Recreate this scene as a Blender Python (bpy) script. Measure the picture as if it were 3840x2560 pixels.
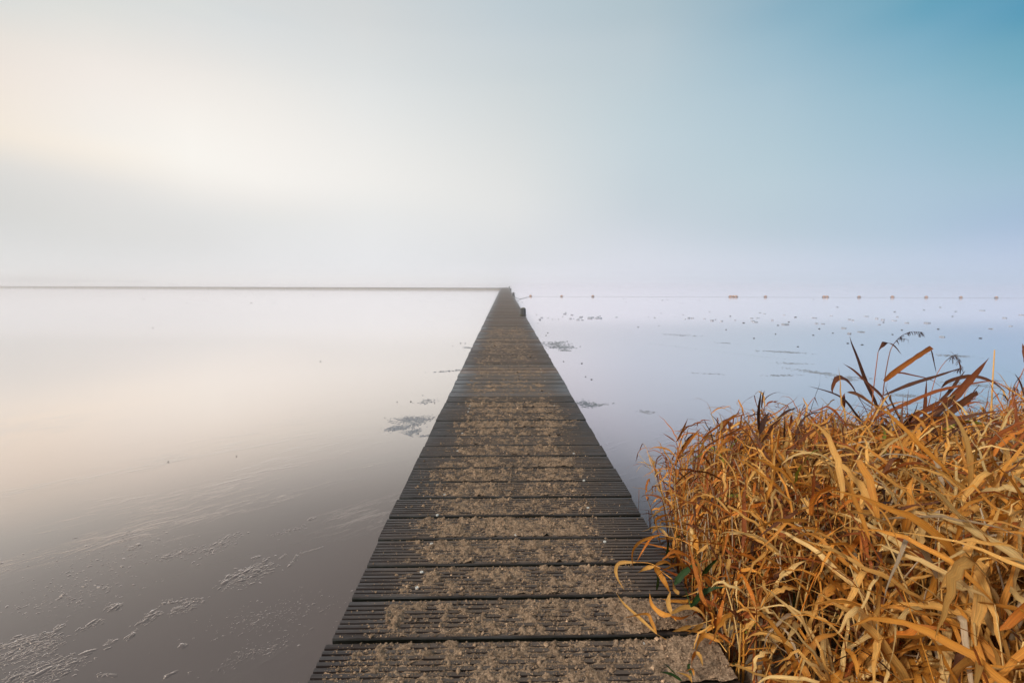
import bpy, math, random
import numpy as np

# ------------------------------------------------------------------ clear
for o in list(bpy.data.objects):
    bpy.data.objects.remove(o)
C = bpy.context.scene.collection
sc = bpy.context.scene
R = math.radians
random.seed(7)
rng = np.random.default_rng(11)

# ------------------------------------------------------------------ camera
CAM_H = 0.92                      # eye above the boardwalk deck (deck top is z = 0)
WATER = -0.25
PITCH = R(7.64)
cam_d = bpy.data.cameras.new('camera')
cam_d.lens = 16.0
cam_d.sensor_width = 36.0
cam_d.clip_start = 0.02
cam_d.clip_end = 5000
cam = bpy.data.objects.new('camera', cam_d)
C.objects.link(cam)
cam.location = (0, 0, CAM_H)
cam.rotation_euler = (R(90) - PITCH, 0, 0)
sc.camera = cam

# ------------------------------------------------------------------ colour helpers
def lin(c):
    c = np.asarray(c, float) / 255.0
    return np.where(c <= 0.04045, c / 12.92, ((c + 0.055) / 1.055) ** 2.4)

def rgba(c, k=1.0):
    l = lin(c) * k
    return (float(l[0]), float(l[1]), float(l[2]), 1.0)

# ------------------------------------------------------------------ world: foggy sky
SUN_AZ, SUN_EL = R(-108), R(38)
world = bpy.data.worlds.new('World')
sc.world = world
world.use_nodes = True
wt = world.node_tree
wt.nodes.clear()
wn, wl = wt.nodes.new, wt.links.new
EL0, EL1 = -1.0, 60.0

def px_dir(px, py):               # direction seen at a pixel of the 1024-wide frame -> (azimuth, elevation) in degrees
    f = 16 / 36 * 1024
    x, y = (px - 512) / f, -(py - 341) / f
    d = np.array([x, math.cos(PITCH) + y * math.sin(PITCH), -math.sin(PITCH) + y * math.cos(PITCH)])
    d /= np.linalg.norm(d)
    return math.degrees(math.atan2(d[0], d[1])), math.degrees(math.asin(d[2]))

# veil of fog by azimuth: (column, [(row, sRGB)]) measured around the horizon
SKY = [
    (0,   [(0, (220, 222, 219)), (30, (232, 227, 219)), (65, (241, 231, 221)), (122, (246, 235, 221)), (140, (243, 233, 220)), (165, (226, 223, 218)), (218, (217, 217, 215)), (278, (230, 230, 231))]),
    (109, [(0, (222, 224, 221)), (22, (229, 228, 223)), (65, (243, 236, 229)), (131, (248, 242, 234)), (155, (249, 241, 230)), (185, (231, 228, 224)), (239, (222, 222, 221)), (278, (230, 230, 232))]),
    (196, [(0, (221, 224, 222)), (22, (225, 226, 224)), (75, (242, 237, 231)), (152, (253, 249, 242)), (185, (245, 241, 235)), (212, (230, 229, 227)), (245, (225, 225, 225)), (278, (232, 232, 234))]),
    (261, [(0, (218, 221, 221)), (22, (221, 224, 224)), (87, (240, 237, 232)), (174, (251, 247, 241)), (203, (240, 237, 233)), (225, (231, 231, 230)), (278, (233, 233, 236))]),
    (370, [(0, (213, 217, 218)), (30, (218, 221, 221)), (87, (229, 231, 230)), (174, (243, 241, 237)), (218, (236, 236, 235)), (278, (234, 235, 239))]),
    (512, [(0, (194, 207, 214)), (40, (202, 212, 217)), (87, (211, 218, 220)), (196, (229, 230, 229)), (261, (224, 226, 230)), (278, (236, 236, 242))]),
    (643, [(0, (178, 197, 206)), (40, (187, 203, 211)), (131, (197, 212, 219)), (218, (205, 214, 222)), (278, (224, 226, 237))]),
    (773, [(0, (142, 179, 198)), (40, (153, 187, 204)), (87, (170, 197, 211)), (174, (187, 207, 217)), (235, (194, 208, 220)), (278, (216, 221, 236))]),
    (904, [(0, (108, 166, 190)), (40, (124, 174, 197)), (87, (146, 186, 205)), (174, (172, 198, 215)), (240, (184, 203, 221)), (278, (206, 215, 234))]),
    (1021, [(0, (86, 154, 185)), (40, (103, 164, 188)), (87, (127, 177, 198)), (174, (160, 191, 210)), (228, (172, 193, 219)), (278, (201, 212, 234))]),
]
HIGH = (205, 216, 224)
cols = []
for px, rows in SKY:
    pts = []
    for py, c in rows:
        pts.append((px_dir(px, py)[1], c))
    az = px_dir(px, 200)[0]
    top = rows[0][1]
    pts += [(50, tuple(0.5 * (a + b) for a, b in zip(top, HIGH))), (59, HIGH)]
    cols.append((az, pts))
side_l = [(0, (216, 214, 210)), (15, (240, 232, 222)), (35, (232, 228, 222)), (59, HIGH)]
side_r = [(0, (210, 218, 240)), (15, (160, 190, 212)), (35, (130, 178, 200)), (59, HIGH)]
back = [(0, (226, 226, 228)), (20, (240, 240, 240)), (59, HIGH)]
cols = [(-180, back), (-105, side_l)] + cols + [(105, side_r), (180, back)]

tc = wn('ShaderNodeTexCoord')
sep = wn('ShaderNodeSeparateXYZ')
wl(tc.outputs['Generated'], sep.inputs[0])
def wmath(op, a, b=None):
    n = wn('ShaderNodeMath'); n.operation = op
    for i, v in enumerate((a, b)):
        if v is None: continue
        if isinstance(v, (int, float)): n.inputs[i].default_value = v
        else: wl(v, n.inputs[i])
    return n.outputs[0]
el = wmath('MULTIPLY', wmath('ARCSINE', sep.outputs[2]), 180 / math.pi)
az = wmath('MULTIPLY', wmath('ARCTAN2', sep.outputs[0], sep.outputs[1]), 180 / math.pi)
elt = wn('ShaderNodeMapRange'); elt.inputs[1].default_value = EL0; elt.inputs[2].default_value = EL1
wl(el, elt.inputs[0])
prev = None
for i, (a, pts) in enumerate(cols):
    r = wn('ShaderNodeValToRGB')
    r.color_ramp.interpolation = 'B_SPLINE' if abs(a) > 60 else 'CARDINAL'
    pts = sorted(pts, key=lambda p: p[0])
    e = r.color_ramp.elements
    e[0].position = max(0, (pts[0][0] - EL0) / (EL1 - EL0)); e[0].color = rgba(pts[0][1])
    e[1].position = (pts[-1][0] - EL0) / (EL1 - EL0); e[1].color = rgba(pts[-1][1])
    for p, c in pts[1:-1]:
        q = e.new((p - EL0) / (EL1 - EL0)); q.color = rgba(c)
    wl(elt.outputs[0], r.inputs[0])
    if prev is None:
        prev = r.outputs[0]
    else:
        m = wn('ShaderNodeMapRange'); m.inputs[1].default_value = cols[i - 1][0]; m.inputs[2].default_value = a
        wl(az, m.inputs[0])
        mx = wn('ShaderNodeMixRGB'); wl(m.outputs[0], mx.inputs[0]); wl(prev, mx.inputs[1]); wl(r.outputs[0], mx.inputs[2])
        prev = mx.outputs[0]
veil = wn('ShaderNodeBackground'); veil.inputs[1].default_value = 1.0
wl(prev, veil.inputs[0])
sky = wn('ShaderNodeTexSky'); sky.sky_type = 'NISHITA'; sky.sun_disc = False
sky.sun_elevation = SUN_EL; sky.sun_rotation = SUN_AZ
clear = wn('ShaderNodeBackground'); clear.inputs[1].default_value = 0.06
wl(sky.outputs[0], clear.inputs[0])
msh = wn('ShaderNodeMixShader'); msh.inputs[0].default_value = 0.96
wl(clear.outputs[0], msh.inputs[1]); wl(veil.outputs[0], msh.inputs[2])
wo = wn('ShaderNodeOutputWorld'); wl(msh.outputs[0], wo.inputs[0])

# ------------------------------------------------------------------ sun behind the fog
sun_d = bpy.data.lights.new('sun', 'SUN'); sun_d.energy = 3.1; sun_d.angle = R(12); sun_d.color = (1.0, 0.93, 0.83)
sun = bpy.data.objects.new('sun', sun_d); C.objects.link(sun)
sun.rotation_euler = (R(90) - SUN_EL, 0, math.pi - SUN_AZ)

# ------------------------------------------------------------------ view
sc.view_settings.view_transform = 'Standard'
sc.view_settings.look = 'None'
sc.view_settings.exposure = 0.0
sc.view_settings.gamma = 1.0
sc.view_settings.use_curve_mapping = False
cy = sc.cycles
cy.max_bounces = 14
cy.diffuse_bounces = 4
cy.glossy_bounces = 6
cy.transmission_bounces = 6
cy.volume_bounces = 8
cy.use_denoising = True
cy.caustics_reflective = True
cy.blur_glossy = 0.0

# ------------------------------------------------------------------ general helpers
F_PX = 16 / 36 * 3840
def ray(px, py):                  # pixel of the 3840-wide photograph -> direction with unit depth
    x, y = (px - 1920) / F_PX, -(py - 1280) / F_PX
    return np.array([x, math.cos(PITCH) + y * math.sin(PITCH), -math.sin(PITCH) + y * math.cos(PITCH)])
def at(px, py, h):
    d = ray(px, py)
    return np.array([0, 0, CAM_H]) + d * ((h - CAM_H) / d[2])
def at_depth(px, py, zc):
    return np.array([0, 0, CAM_H]) + ray(px, py) * zc

def hash2(ix, iy, seed):
    n = (ix.astype(np.int64) * 374761393 + iy.astype(np.int64) * 668265263 + seed * 974634777) & 0x7fffffff
    n = ((n ^ (n >> 13)) * 1274126177) & 0x7fffffff
    n = n ^ (n >> 16)
    return (n & 0xffff) / 65535.0
def vnoise(x, y, seed=0):
    ix, iy = np.floor(x), np.floor(y)
    fx, fy = x - ix, y - iy
    fx = fx * fx * (3 - 2 * fx); fy = fy * fy * (3 - 2 * fy)
    a = hash2(ix, iy, seed); b = hash2(ix + 1, iy, seed); c = hash2(ix, iy + 1, seed); d = hash2(ix + 1, iy + 1, seed)
    return (a * (1 - fx) + b * fx) * (1 - fy) + (c * (1 - fx) + d * fx) * fy
def fbm(x, y, seed=0, o=4):
    s, a, t = 0, 1.0, 0
    for i in range(o):
        s = s + a * vnoise(x * 2 ** i, y * 2 ** i, seed + i * 17); t += a; a *= 0.5
    return s / t
def sstep(a, b, x):
    t = np.clip((x - a) / (b - a), 0, 1)
    return t * t * (3 - 2 * t)

def tag(o, label=None, cat=None, group=None, kind=None):
    if label: o['label'] = label
    if cat: o['category'] = cat
    if group: o['group'] = group
    if kind: o['kind'] = kind
    return o
def empty(name, loc=(0, 0, 0), rz=0):
    o = bpy.data.objects.new(name, None); C.objects.link(o)
    o.location = loc; o.rotation_euler = (0, 0, rz); o.empty_display_size = 0.1
    return o
def mesh_obj(name, V, F, mat, parent=None, cols=None, luv=None, smooth=False, parent_inv=None):
    """V (n,3); F list of index tuples or an (m,k) int array"""
    me = bpy.data.meshes.new(name)
    V = np.asarray(V, np.float32)
    if isinstance(F, np.ndarray):
        k = F.shape[1]
        me.vertices.add(len(V)); me.vertices.foreach_set('co', V.ravel())
        me.loops.add(F.size); me.loops.foreach_set('vertex_index', F.astype(np.int32).ravel())
        me.polygons.add(len(F)); me.polygons.foreach_set('loop_start', np.arange(0, F.size, k, dtype=np.int32))
        me.update(calc_edges=True)
    else:
        me.from_pydata([tuple(map(float, v)) for v in V], [], [tuple(int(i) for i in f) for f in F])
    me.validate()
    if cols is not None:
        a = me.color_attributes.new('Col', 'FLOAT_COLOR', 'POINT')
        c = np.ones((len(V), 4), np.float32); c[:, :3] = cols
        a.data.foreach_set('color', c.ravel())
    if luv is not None:
        a = me.attributes.new('LeafUV', 'FLOAT_VECTOR', 'POINT')
        a.data.foreach_set('vector', np.asarray(luv, np.float32).ravel())
    if smooth:
        me.polygons.foreach_set('use_smooth', np.ones(len(me.polygons), bool))
    if mat: me.materials.append(mat)
    o = bpy.data.objects.new(name, me); C.objects.link(o)
    if parent: o.parent = parent
    return o

class MB:
    """collects shapes into one mesh"""
    def __init__(s): s.V = []; s.F = []; s.c = []
    def add(s, V, F, col=(1, 1, 1)):
        b = len(s.V)
        s.V += [tuple(v) for v in V]; s.F += [tuple(i + b for i in f) for f in F]; s.c += [tuple(col)] * len(V)
    def box(s, x0, x1, y0, y1, z0, z1, col=(1, 1, 1)):
        V = [(x, y, z) for z in (z0, z1) for (x, y) in ((x0, y0), (x1, y0), (x1, y1), (x0, y1))]
        s.add(V, [(3, 2, 1, 0), (4, 5, 6, 7), (0, 1, 5, 4), (1, 2, 6, 5), (2, 3, 7, 6), (3, 0, 4, 7)], col)
    def lathe(s, prof, n=12, cx=0, cy=0, col=(1, 1, 1), jit=None):
        V, F = [], []
        for j, (r, z) in enumerate(prof):
            for i in range(n):
                a = 2 * math.pi * i / n
                k = 1 + (jit[i] if jit else 0)
                V.append((cx + r * k * math.cos(a), cy + r * k * math.sin(a), z))
        for j in range(len(prof) - 1):
            for i in range(n):
                F.append((j * n + i, j * n + (i + 1) % n, (j + 1) * n + (i + 1) % n, (j + 1) * n + i))
        F.append(tuple(range(n))[::-1]); F.append(tuple((len(prof) - 1) * n + i for i in range(n)))
        s.add(V, F, col)
    def tube(s, P, r, n=6, col=(1, 1, 1)):
        P = [np.asarray(p, float) for p in P]
        V, F = [], []
        for i, p in enumerate(P):
            d = P[min(i + 1, len(P) - 1)] - P[max(i - 1, 0)]; d /= np.linalg.norm(d)
            u = np.cross(d, (0, 0, 1) if abs(d[2]) < 0.9 else (1, 0, 0)); u /= np.linalg.norm(u); v = np.cross(u, d)
            rr = r[i] if hasattr(r, '__len__') else r
            for k in range(n):
                a = 2 * math.pi * k / n
                V.append(p + rr * (math.cos(a) * u + math.sin(a) * v))
        for i in range(len(P) - 1):
            for k in range(n):
                F.append((i * n + k, i * n + (k + 1) % n, (i + 1) * n + (k + 1) % n, (i + 1) * n + k))
        F.append(tuple(range(n))[::-1]); F.append(tuple((len(P) - 1) * n + k for k in range(n)))
        s.add(V, F, col)
    def build(s, name, mat, parent=None, smooth=False):
        return mesh_obj(name, np.array(s.V), s.F, mat, parent, np.array(s.c), None, smooth)

class Mat:
    """small wrapper for node building"""
    def __init__(s, name):
        s.m = bpy.data.materials.new(name); s.m.use_nodes = True
        s.t = s.m.node_tree; s.t.nodes.clear()
        s.out = s.t.nodes.new('ShaderNodeOutputMaterial')
    def n(s, kind, **kw):
        x = s.t.nodes.new(kind)
        for k, v in kw.items(): setattr(x, k, v)
        return x
    def l(s, a, b): s.t.links.new(a, b)
    def set(s, inp, v):
        if hasattr(v, 'links') or hasattr(v, 'is_linked'): s.l(v, inp)
        else: inp.default_value = v
    def math(s, op, a, b=0.0, c=0.0, clamp=False):
        x = s.n('ShaderNodeMath', operation=op, use_clamp=clamp)
        for i, v in enumerate((a, b, c)): s.set(x.inputs[i], v)
        return x.outputs[0]
    def mix(s, f, a, b, mode='MIX'):
        x = s.n('ShaderNodeMixRGB', blend_type=mode)
        s.set(x.inputs[0], f); s.set(x.inputs[1], a); s.set(x.inputs[2], b)
        return x.outputs[0]
    def noise(s, vec, scale, detail=4, rough=0.5, dist=0.0):
        x = s.n('ShaderNodeTexNoise'); s.l(vec, x.inputs['Vector'])
        x.inputs['Scale'].default_value = scale; x.inputs['Detail'].default_value = detail
        x.inputs['Roughness'].default_value = rough; x.inputs['Distortion'].default_value = dist
        return x.outputs[0]
    def mapping(s, vec, scale=(1, 1, 1), rot=(0, 0, 0), loc=(0, 0, 0)):
        x = s.n('ShaderNodeMapping'); s.l(vec, x.inputs[0])
        x.inputs['Scale'].default_value = scale; x.inputs['Rotation'].default_value = rot; x.inputs['Location'].default_value = loc
        return x.outputs[0]
    def ramp(s, f, pts, interp='LINEAR'):
        x = s.n('ShaderNodeValToRGB'); s.l(f, x.inputs[0]); x.color_ramp.interpolation = interp
        e = x.color_ramp.elements
        for i, (p, c) in enumerate(pts):
            q = e[i] if i < 2 else e.new(p)
            q.position = p; q.color = c if hasattr(c, '__len__') else (c, c, c, 1)
        return x.outputs[0]
    def rng(s, v, a, b, c=0.0, d=1.0, smooth=False):
        x = s.n('ShaderNodeMapRange'); s.l(v, x.inputs[0])
        if smooth: x.interpolation_type = 'SMOOTHSTEP'
        for i, q in enumerate((a, b, c, d)): x.inputs[1 + i].default_value = q
        return x.outputs[0]
    def bump(s, h, strength, dist):
        x = s.n('ShaderNodeBump'); s.l(h, x.inputs['Height'])
        s.set(x.inputs['Strength'], strength); x.inputs['Distance'].default_value = dist
        return x.outputs[0]
    def principled(s, col, rough=0.6, spec=0.5, normal=None, **kw):
        x = s.n('ShaderNodeBsdfPrincipled')
        s.set(x.inputs['Base Color'], col); s.set(x.inputs['Roughness'], rough); s.set(x.inputs['Specular IOR Level'], spec)
        if normal is not None: s.l(normal, x.inputs['Normal'])
        for k, v in kw.items(): s.set(x.inputs[k], v)
        return x.outputs[0]
    def surf(s, sh): s.l(sh, s.out.inputs['Surface']); return s.m
    def obj(s): return s.n('ShaderNodeTexCoord').outputs['Object']
    def pos(s): return s.n('ShaderNodeNewGeometry').outputs['Position']
    def attr(s, name): return s.n('ShaderNodeAttribute', attribute_name=name).outputs

# ------------------------------------------------------------------ materials
def mat_lake():
    m = Mat('thin_lake_ice')
    p = m.pos()
    xyz = m.n('ShaderNodeSeparateXYZ'); m.l(p, xyz.inputs[0])
    near = m.rng(xyz.outputs[1], 1.2, 6.5, 1, 0, True)
    # long scratches and skid lines run obliquely across the ice
    along = lambda a, sc_: m.mapping(m.mapping(p, (1, 1, 1), (0, 0, R(-a))), sc_)
    st = m.noise(along(38, (1.6, 8, 1)), 3.2, 6, 0.66, 0.5)
    st2 = m.noise(along(62, (2.0, 11, 1)), 4.0, 5, 0.6, 0.9)
    fine = m.noise(p, 42, 5, 0.65)
    patch = m.rng(m.noise(along(38, (0.7, 1.7, 1)), 1.5, 4, 0.6), 0.47, 0.66, 0, 1, True)
    h = m.math('ADD', m.math('MULTIPLY', m.rng(st, 0.52, 0.72), 1.0), m.math('MULTIPLY', m.rng(st2, 0.58, 0.75), 0.5))
    h = m.math('ADD', m.math('MULTIPLY', h, patch), m.math('MULTIPLY', m.math('MULTIPLY', fine, patch), 0.35))
    nb = m.bump(h, m.math('MULTIPLY', near, 0.13), 0.008)
    lw = m.n('ShaderNodeLayerWeight'); lw.inputs[0].default_value = 0.5; m.l(nb, lw.inputs['Normal'])
    # thin wet ice: near mirror at a glancing look, dark water below when looked down into
    f = m.ramp(lw.outputs['Facing'], [(0.0, 0.03), (0.3, 0.05), (0.42, 0.085), (0.50, 0.15), (0.57, 0.26), (0.63, 0.46), (0.69, 0.69), (0.75, 0.84), (0.82, 0.96), (1.0, 1.0)], 'B_SPLINE')
    base = m.mix(m.noise(p, 1.1, 5, 0.6), (0.088, 0.068, 0.063, 1), (0.068, 0.057, 0.056, 1))
    side = m.rng(xyz.outputs[0], -0.6, 0.6, 0, 1, True)            # splits the painted reflection colour, warm to one side, mauve to the other
    pale_sheen = m.rng(m.math('SUBTRACT', xyz.outputs[1], m.math('MULTIPLY', side, 4.0)), 3.0, 11.0, 0, 1, True)  # pale base colour stands in for brighter sky reflection farther out
    side_sheen = m.math('MULTIPLY', m.rng(xyz.outputs[0], -0.7, -4.5, 0, 1, True), m.rng(xyz.outputs[1], 1.4, 4.5, 0, 0.8, True))  # extra reflected brightness painted on the side away from the reeds
    pale_sheen = m.math('MAXIMUM', pale_sheen, side_sheen)
    base = m.mix(pale_sheen, base, m.mix(side, m.mix(m.rng(xyz.outputs[1], 3.0, 12.0), (0.90, 0.75, 0.64, 1), (0.84, 0.76, 0.77, 1)), (0.88, 0.77, 0.84, 1)))
    f = m.math('MULTIPLY', f, m.rng(pale_sheen, 0, 1, 1, 0.80))
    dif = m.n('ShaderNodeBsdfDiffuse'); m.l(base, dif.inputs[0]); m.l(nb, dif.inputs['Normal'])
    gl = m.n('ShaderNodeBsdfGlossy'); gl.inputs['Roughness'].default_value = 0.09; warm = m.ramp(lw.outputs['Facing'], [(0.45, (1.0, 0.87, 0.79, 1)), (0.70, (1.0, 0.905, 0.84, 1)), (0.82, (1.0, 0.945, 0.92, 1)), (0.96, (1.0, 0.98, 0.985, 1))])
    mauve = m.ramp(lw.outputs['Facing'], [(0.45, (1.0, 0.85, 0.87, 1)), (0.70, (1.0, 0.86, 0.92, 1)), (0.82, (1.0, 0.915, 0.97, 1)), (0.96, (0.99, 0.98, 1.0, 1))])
    m.l(m.mix(m.rng(xyz.outputs[0], -0.6, 0.6, 0, 1, True), warm, mauve), gl.inputs[0])  # tint of the reflected sky painted to differ from side to side
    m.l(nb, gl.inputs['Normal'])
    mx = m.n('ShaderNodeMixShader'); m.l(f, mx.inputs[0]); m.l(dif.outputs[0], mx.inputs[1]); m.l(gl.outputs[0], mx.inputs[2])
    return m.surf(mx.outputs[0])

def mat_wood(sanded=True):
    m = Mat('weathered_hardwood')
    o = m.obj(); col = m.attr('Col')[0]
    st = m.noise(m.mapping(o, (3, 60, 60)), 4, 6, 0.65)
    bl = m.noise(m.mapping(o, (1.5, 4, 1)), 2.2, 4, 0.6)
    c = m.mix(1.0, col, m.ramp(st, [(0.25, 0.55), (0.75, 1.35)]), 'MULTIPLY')
    c = m.mix(1.0, c, m.ramp(bl, [(0.3, 0.65), (0.7, 1.3)]), 'MULTIPLY')
    if sanded:
        x = m.n('ShaderNodeSeparateXYZ'); m.l(o, x.inputs[0])
        ax = m.rng(m.math('ADD', m.math('ABSOLUTE', m.math('SUBTRACT', x.outputs[0], 0.02)), m.math('MULTIPLY', m.math('SUBTRACT', m.noise(o, 3.0, 3), 0.5), 0.30)), 0.26, 0.54, 1, 0, True)
        g = m.rng(m.noise(m.mapping(o, (2.5, 6, 4)), 4, 8, 0.72), 0.30, 0.66, 0.15, 1)
        far = m.rng(x.outputs[1], 1.5, 4.5, 0.55, 0.88)
        nz = m.n('ShaderNodeSeparateXYZ'); m.l(m.n('ShaderNodeNewGeometry').outputs['Normal'], nz.inputs[0])
        dust = m.math('MULTIPLY', m.math('MULTIPLY', m.math('MULTIPLY', ax, g), far), m.rng(nz.outputs[2], 0.6, 0.9))
        c = m.mix(dust, c, (0.165, 0.122, 0.091, 1))
    nb = m.bump(st, 0.35, 0.004)
    rg = m.ramp(bl, [(0.3, 0.24), (0.7, 0.46)])
    wear = m.noise(m.mapping(o, (2.5, 30, 1)), 1.7, 5, 0.65)
    sp_ = m.ramp(wear, [(0.35, 0.12), (0.7, 0.85)])
    if sanded:
        rg = m.mix(m.rng(dust, 0, 0.6), rg, (0.9, 0.9, 0.9, 1)); sp_ = m.mix(m.rng(dust, 0, 0.6), sp_, (0.08, 0.08, 0.08, 1))
    return m.surf(m.principled(c, rg, sp_, nb))

def mat_post():
    m = Mat('wet_mossy_timber')
    o = m.obj()
    st = m.noise(m.mapping(o, (30, 30, 4)), 3, 6, 0.6)
    c = m.ramp(st, [(0.3, (0.022, 0.022, 0.020, 1)), (0.62, (0.06, 0.058, 0.052, 1)), (0.75, (0.16, 0.16, 0.15, 1))])
    return m.surf(m.principled(c, 0.7, 0.4, m.bump(st, 0.6, 0.01)))

def mat_simple(name, c1, c2, scale, rough, bump=0.0, spec=0.4, dist=0.005):
    m = Mat(name)
    o = m.obj(); f = m.noise(o, scale, 6, 0.65)
    c = m.ramp(f, [(0.3, c1), (0.7, c2)])
    return m.surf(m.principled(c, rough, spec, m.bump(f, bump, dist)))

def mat_sand():
    m = Mat('damp_sand')
    p = m.pos()
    f = m.noise(p, 190, 6, 0.85); g = m.noise(p, 14, 4, 0.6)
    c = m.ramp(f, [(0.32, (0.066, 0.042, 0.025, 1)), (0.5, (0.205, 0.133, 0.082, 1)), (0.66, (0.42, 0.295, 0.192, 1))])
    c = m.mix(1.0, c, m.ramp(g, [(0.3, 0.75), (0.7, 1.15)]), 'MULTIPLY')
    c = m.mix(1.0, c, m.attr('Col')[0], 'MULTIPLY')
    return m.surf(m.principled(c, 0.85, 0.3, m.bump(f, 0.5, 0.002)))

def mat_bank():
    m = Mat('sandy_bank')
    p = m.pos(); x = m.n('ShaderNodeSeparateXYZ'); m.l(p, x.inputs[0])
    f = m.noise(p, 380, 3, 0.8)
    c = m.ramp(f, [(0.25, (0.08, 0.053, 0.032, 1)), (0.5, (0.20, 0.140, 0.090, 1)), (0.72, (0.33, 0.25, 0.165, 1))])
    litter = m.ramp(m.noise(m.mapping(p, (20, 60, 20), (0, 0, 0.6)), 3, 5, 0.7), [(0.35, (0.020, 0.014, 0.009, 1)), (0.7, (0.085, 0.052, 0.026, 1))])
    edge = m.math('ADD', x.outputs[0], m.math('MULTIPLY', m.math('SUBTRACT', m.noise(p, 9, 4), 0.5), 0.16))
    k = m.rng(edge, 0.60, 0.70, 0, 1, True)
    back = m.rng(x.outputs[1], 0.0, 0.5, 0, 1, True)
    c = m.mix(m.math('MULTIPLY', k, back), c, litter)
    return m.surf(m.principled(c, 0.9, 0.25, m.bump(f, 0.6, 0.003)))

def mat_leaf():
    m = Mat('dry_reed_blade')
    col = m.attr('Col')[0]; uv = m.attr('LeafUV')[1]
    st = m.noise(m.mapping(uv, (3.2, 0.55, 0)), 3, 5, 0.75)
    sp = m.noise(m.mapping(uv, (3, 9, 0)), 5, 3, 0.7)
    bl = m.noise(m.mapping(uv, (1.2, 2.5, 0)), 1.6, 3, 0.6)
    ux = m.n('ShaderNodeSeparateXYZ'); m.l(uv, ux.inputs[0]); au = m.math('ABSOLUTE', ux.outputs[2])
    c = m.mix(1.0, col, m.ramp(st, [(0.28, 0.50), (0.72, 1.30)]), 'MULTIPLY')
    c = m.mix(m.rng(sp, 0.60, 0.72, 0, 0.55), c, m.mix(1.0, col, (0.30, 0.20, 0.14, 1), 'MULTIPLY'))
    c = m.mix(m.rng(bl, 0.48, 0.72, 0, 0.6), c, m.mix(1.0, col, (0.78, 0.58, 0.38, 1), 'MULTIPLY'))
    c = m.mix(m.rng(au, 0.0, 0.09, 0.55, 0), c, m.mix(1.0, col, (1.2, 1.15, 1.05, 1), 'MULTIPLY'))
    c = m.mix(m.rng(au, 0.34, 0.5, 0, 0.55), c, m.mix(1.0, col, (0.55, 0.40, 0.26, 1), 'MULTIPLY'))
    nb = m.bump(st, 0.5, 0.001)
    a = m.principled(c, 0.62, 0.22, nb)
    tr = m.n('ShaderNodeBsdfTranslucent'); m.l(m.mix(1.0, c, (1.0, 0.86, 0.62, 1), 'MULTIPLY'), tr.inputs[0])
    mx = m.n('ShaderNodeMixShader'); mx.inputs[0].default_value = 0.20
    m.l(a, mx.inputs[1]); m.l(tr.outputs[0], mx.inputs[2])
    return m.surf(mx.outputs[0])

def mat_stem():
    m = Mat('dry_reed_cane')
    col = m.attr('Col')[0]; uv = m.attr('LeafUV')[1]
    st = m.noise(m.mapping(uv, (2, 6, 1)), 3, 4, 0.7)
    c = m.mix(1.0, col, m.ramp(st, [(0.25, 0.6), (0.75, 1.25)]), 'MULTIPLY')
    return m.surf(m.principled(c, 0.45, 0.4))

def mat_icepiece():
    m = Mat('clear_ice')
    p = m.pos(); f = m.noise(p, 25, 4, 0.6)
    c = m.ramp(f, [(0.3, (0.12, 0.125, 0.14, 1)), (0.7, (0.45, 0.47, 0.51, 1))])
    return m.surf(m.principled(c, 0.12, 0.6, m.bump(f, 0.2, 0.01)))

M_LAKE = mat_lake(); M_WOOD = mat_wood(True); M_BEAM = mat_wood(False); M_POST = mat_post()
M_MOSS = mat_simple('moss', (0.020, 0.022, 0.006, 1), (0.11, 0.085, 0.022, 1), 60, 0.95, 1.0, 0.2)
M_SAND = mat_sand(); M_BANK = mat_bank(); M_LEAF = mat_leaf(); M_STEM = mat_stem(); M_ICE = mat_icepiece()
M_SLUSH = mat_simple('grey_slush', (0.10, 0.098, 0.105, 1), (0.24, 0.235, 0.25, 1), 60, 0.3, 0.2, 0.5)
M_STONE = mat_simple('dark_wet_stone', (0.03, 0.027, 0.027, 1), (0.10, 0.09, 0.088, 1), 40, 0.5, 0.5)
M_ORANGE = mat_simple('faded_orange_plastic', (0.30, 0.135, 0.045, 1), (0.42, 0.21, 0.085, 1), 9, 0.5, 0.05)
M_DARK = mat_simple('dark_algae_plastic', (0.03, 0.022, 0.018, 1), (0.08, 0.06, 0.045, 1), 14, 0.6, 0.1)
M_ROPE = mat_simple('wet_rope', (0.05, 0.045, 0.035, 1), (0.14, 0.12, 0.09, 1), 80, 0.8, 0.5)
M_STEEL = mat_simple('dull_zinc_screw', (0.30, 0.29, 0.27, 1), (0.60, 0.58, 0.53, 1), 300, 0.45, 0.1)
M_TREE = mat_simple('distant_trees', (0.03, 0.03, 0.025, 1), (0.07, 0.065, 0.05, 1), 0.5, 0.9)
M_TIMBER = mat_simple('grey_timber_facing', (0.19, 0.155, 0.12, 1), (0.30, 0.255, 0.205, 1), 1.3, 0.75, 0.2)

# ------------------------------------------------------------------ lake and bank
L = 950
o = mesh_obj('lake', [(-L, -L, WATER), (L, -L, WATER), (L, L, WATER), (-L, L, WATER)], [(0, 1, 2, 3)], M_LAKE)
tag(o, kind='structure')

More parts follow.
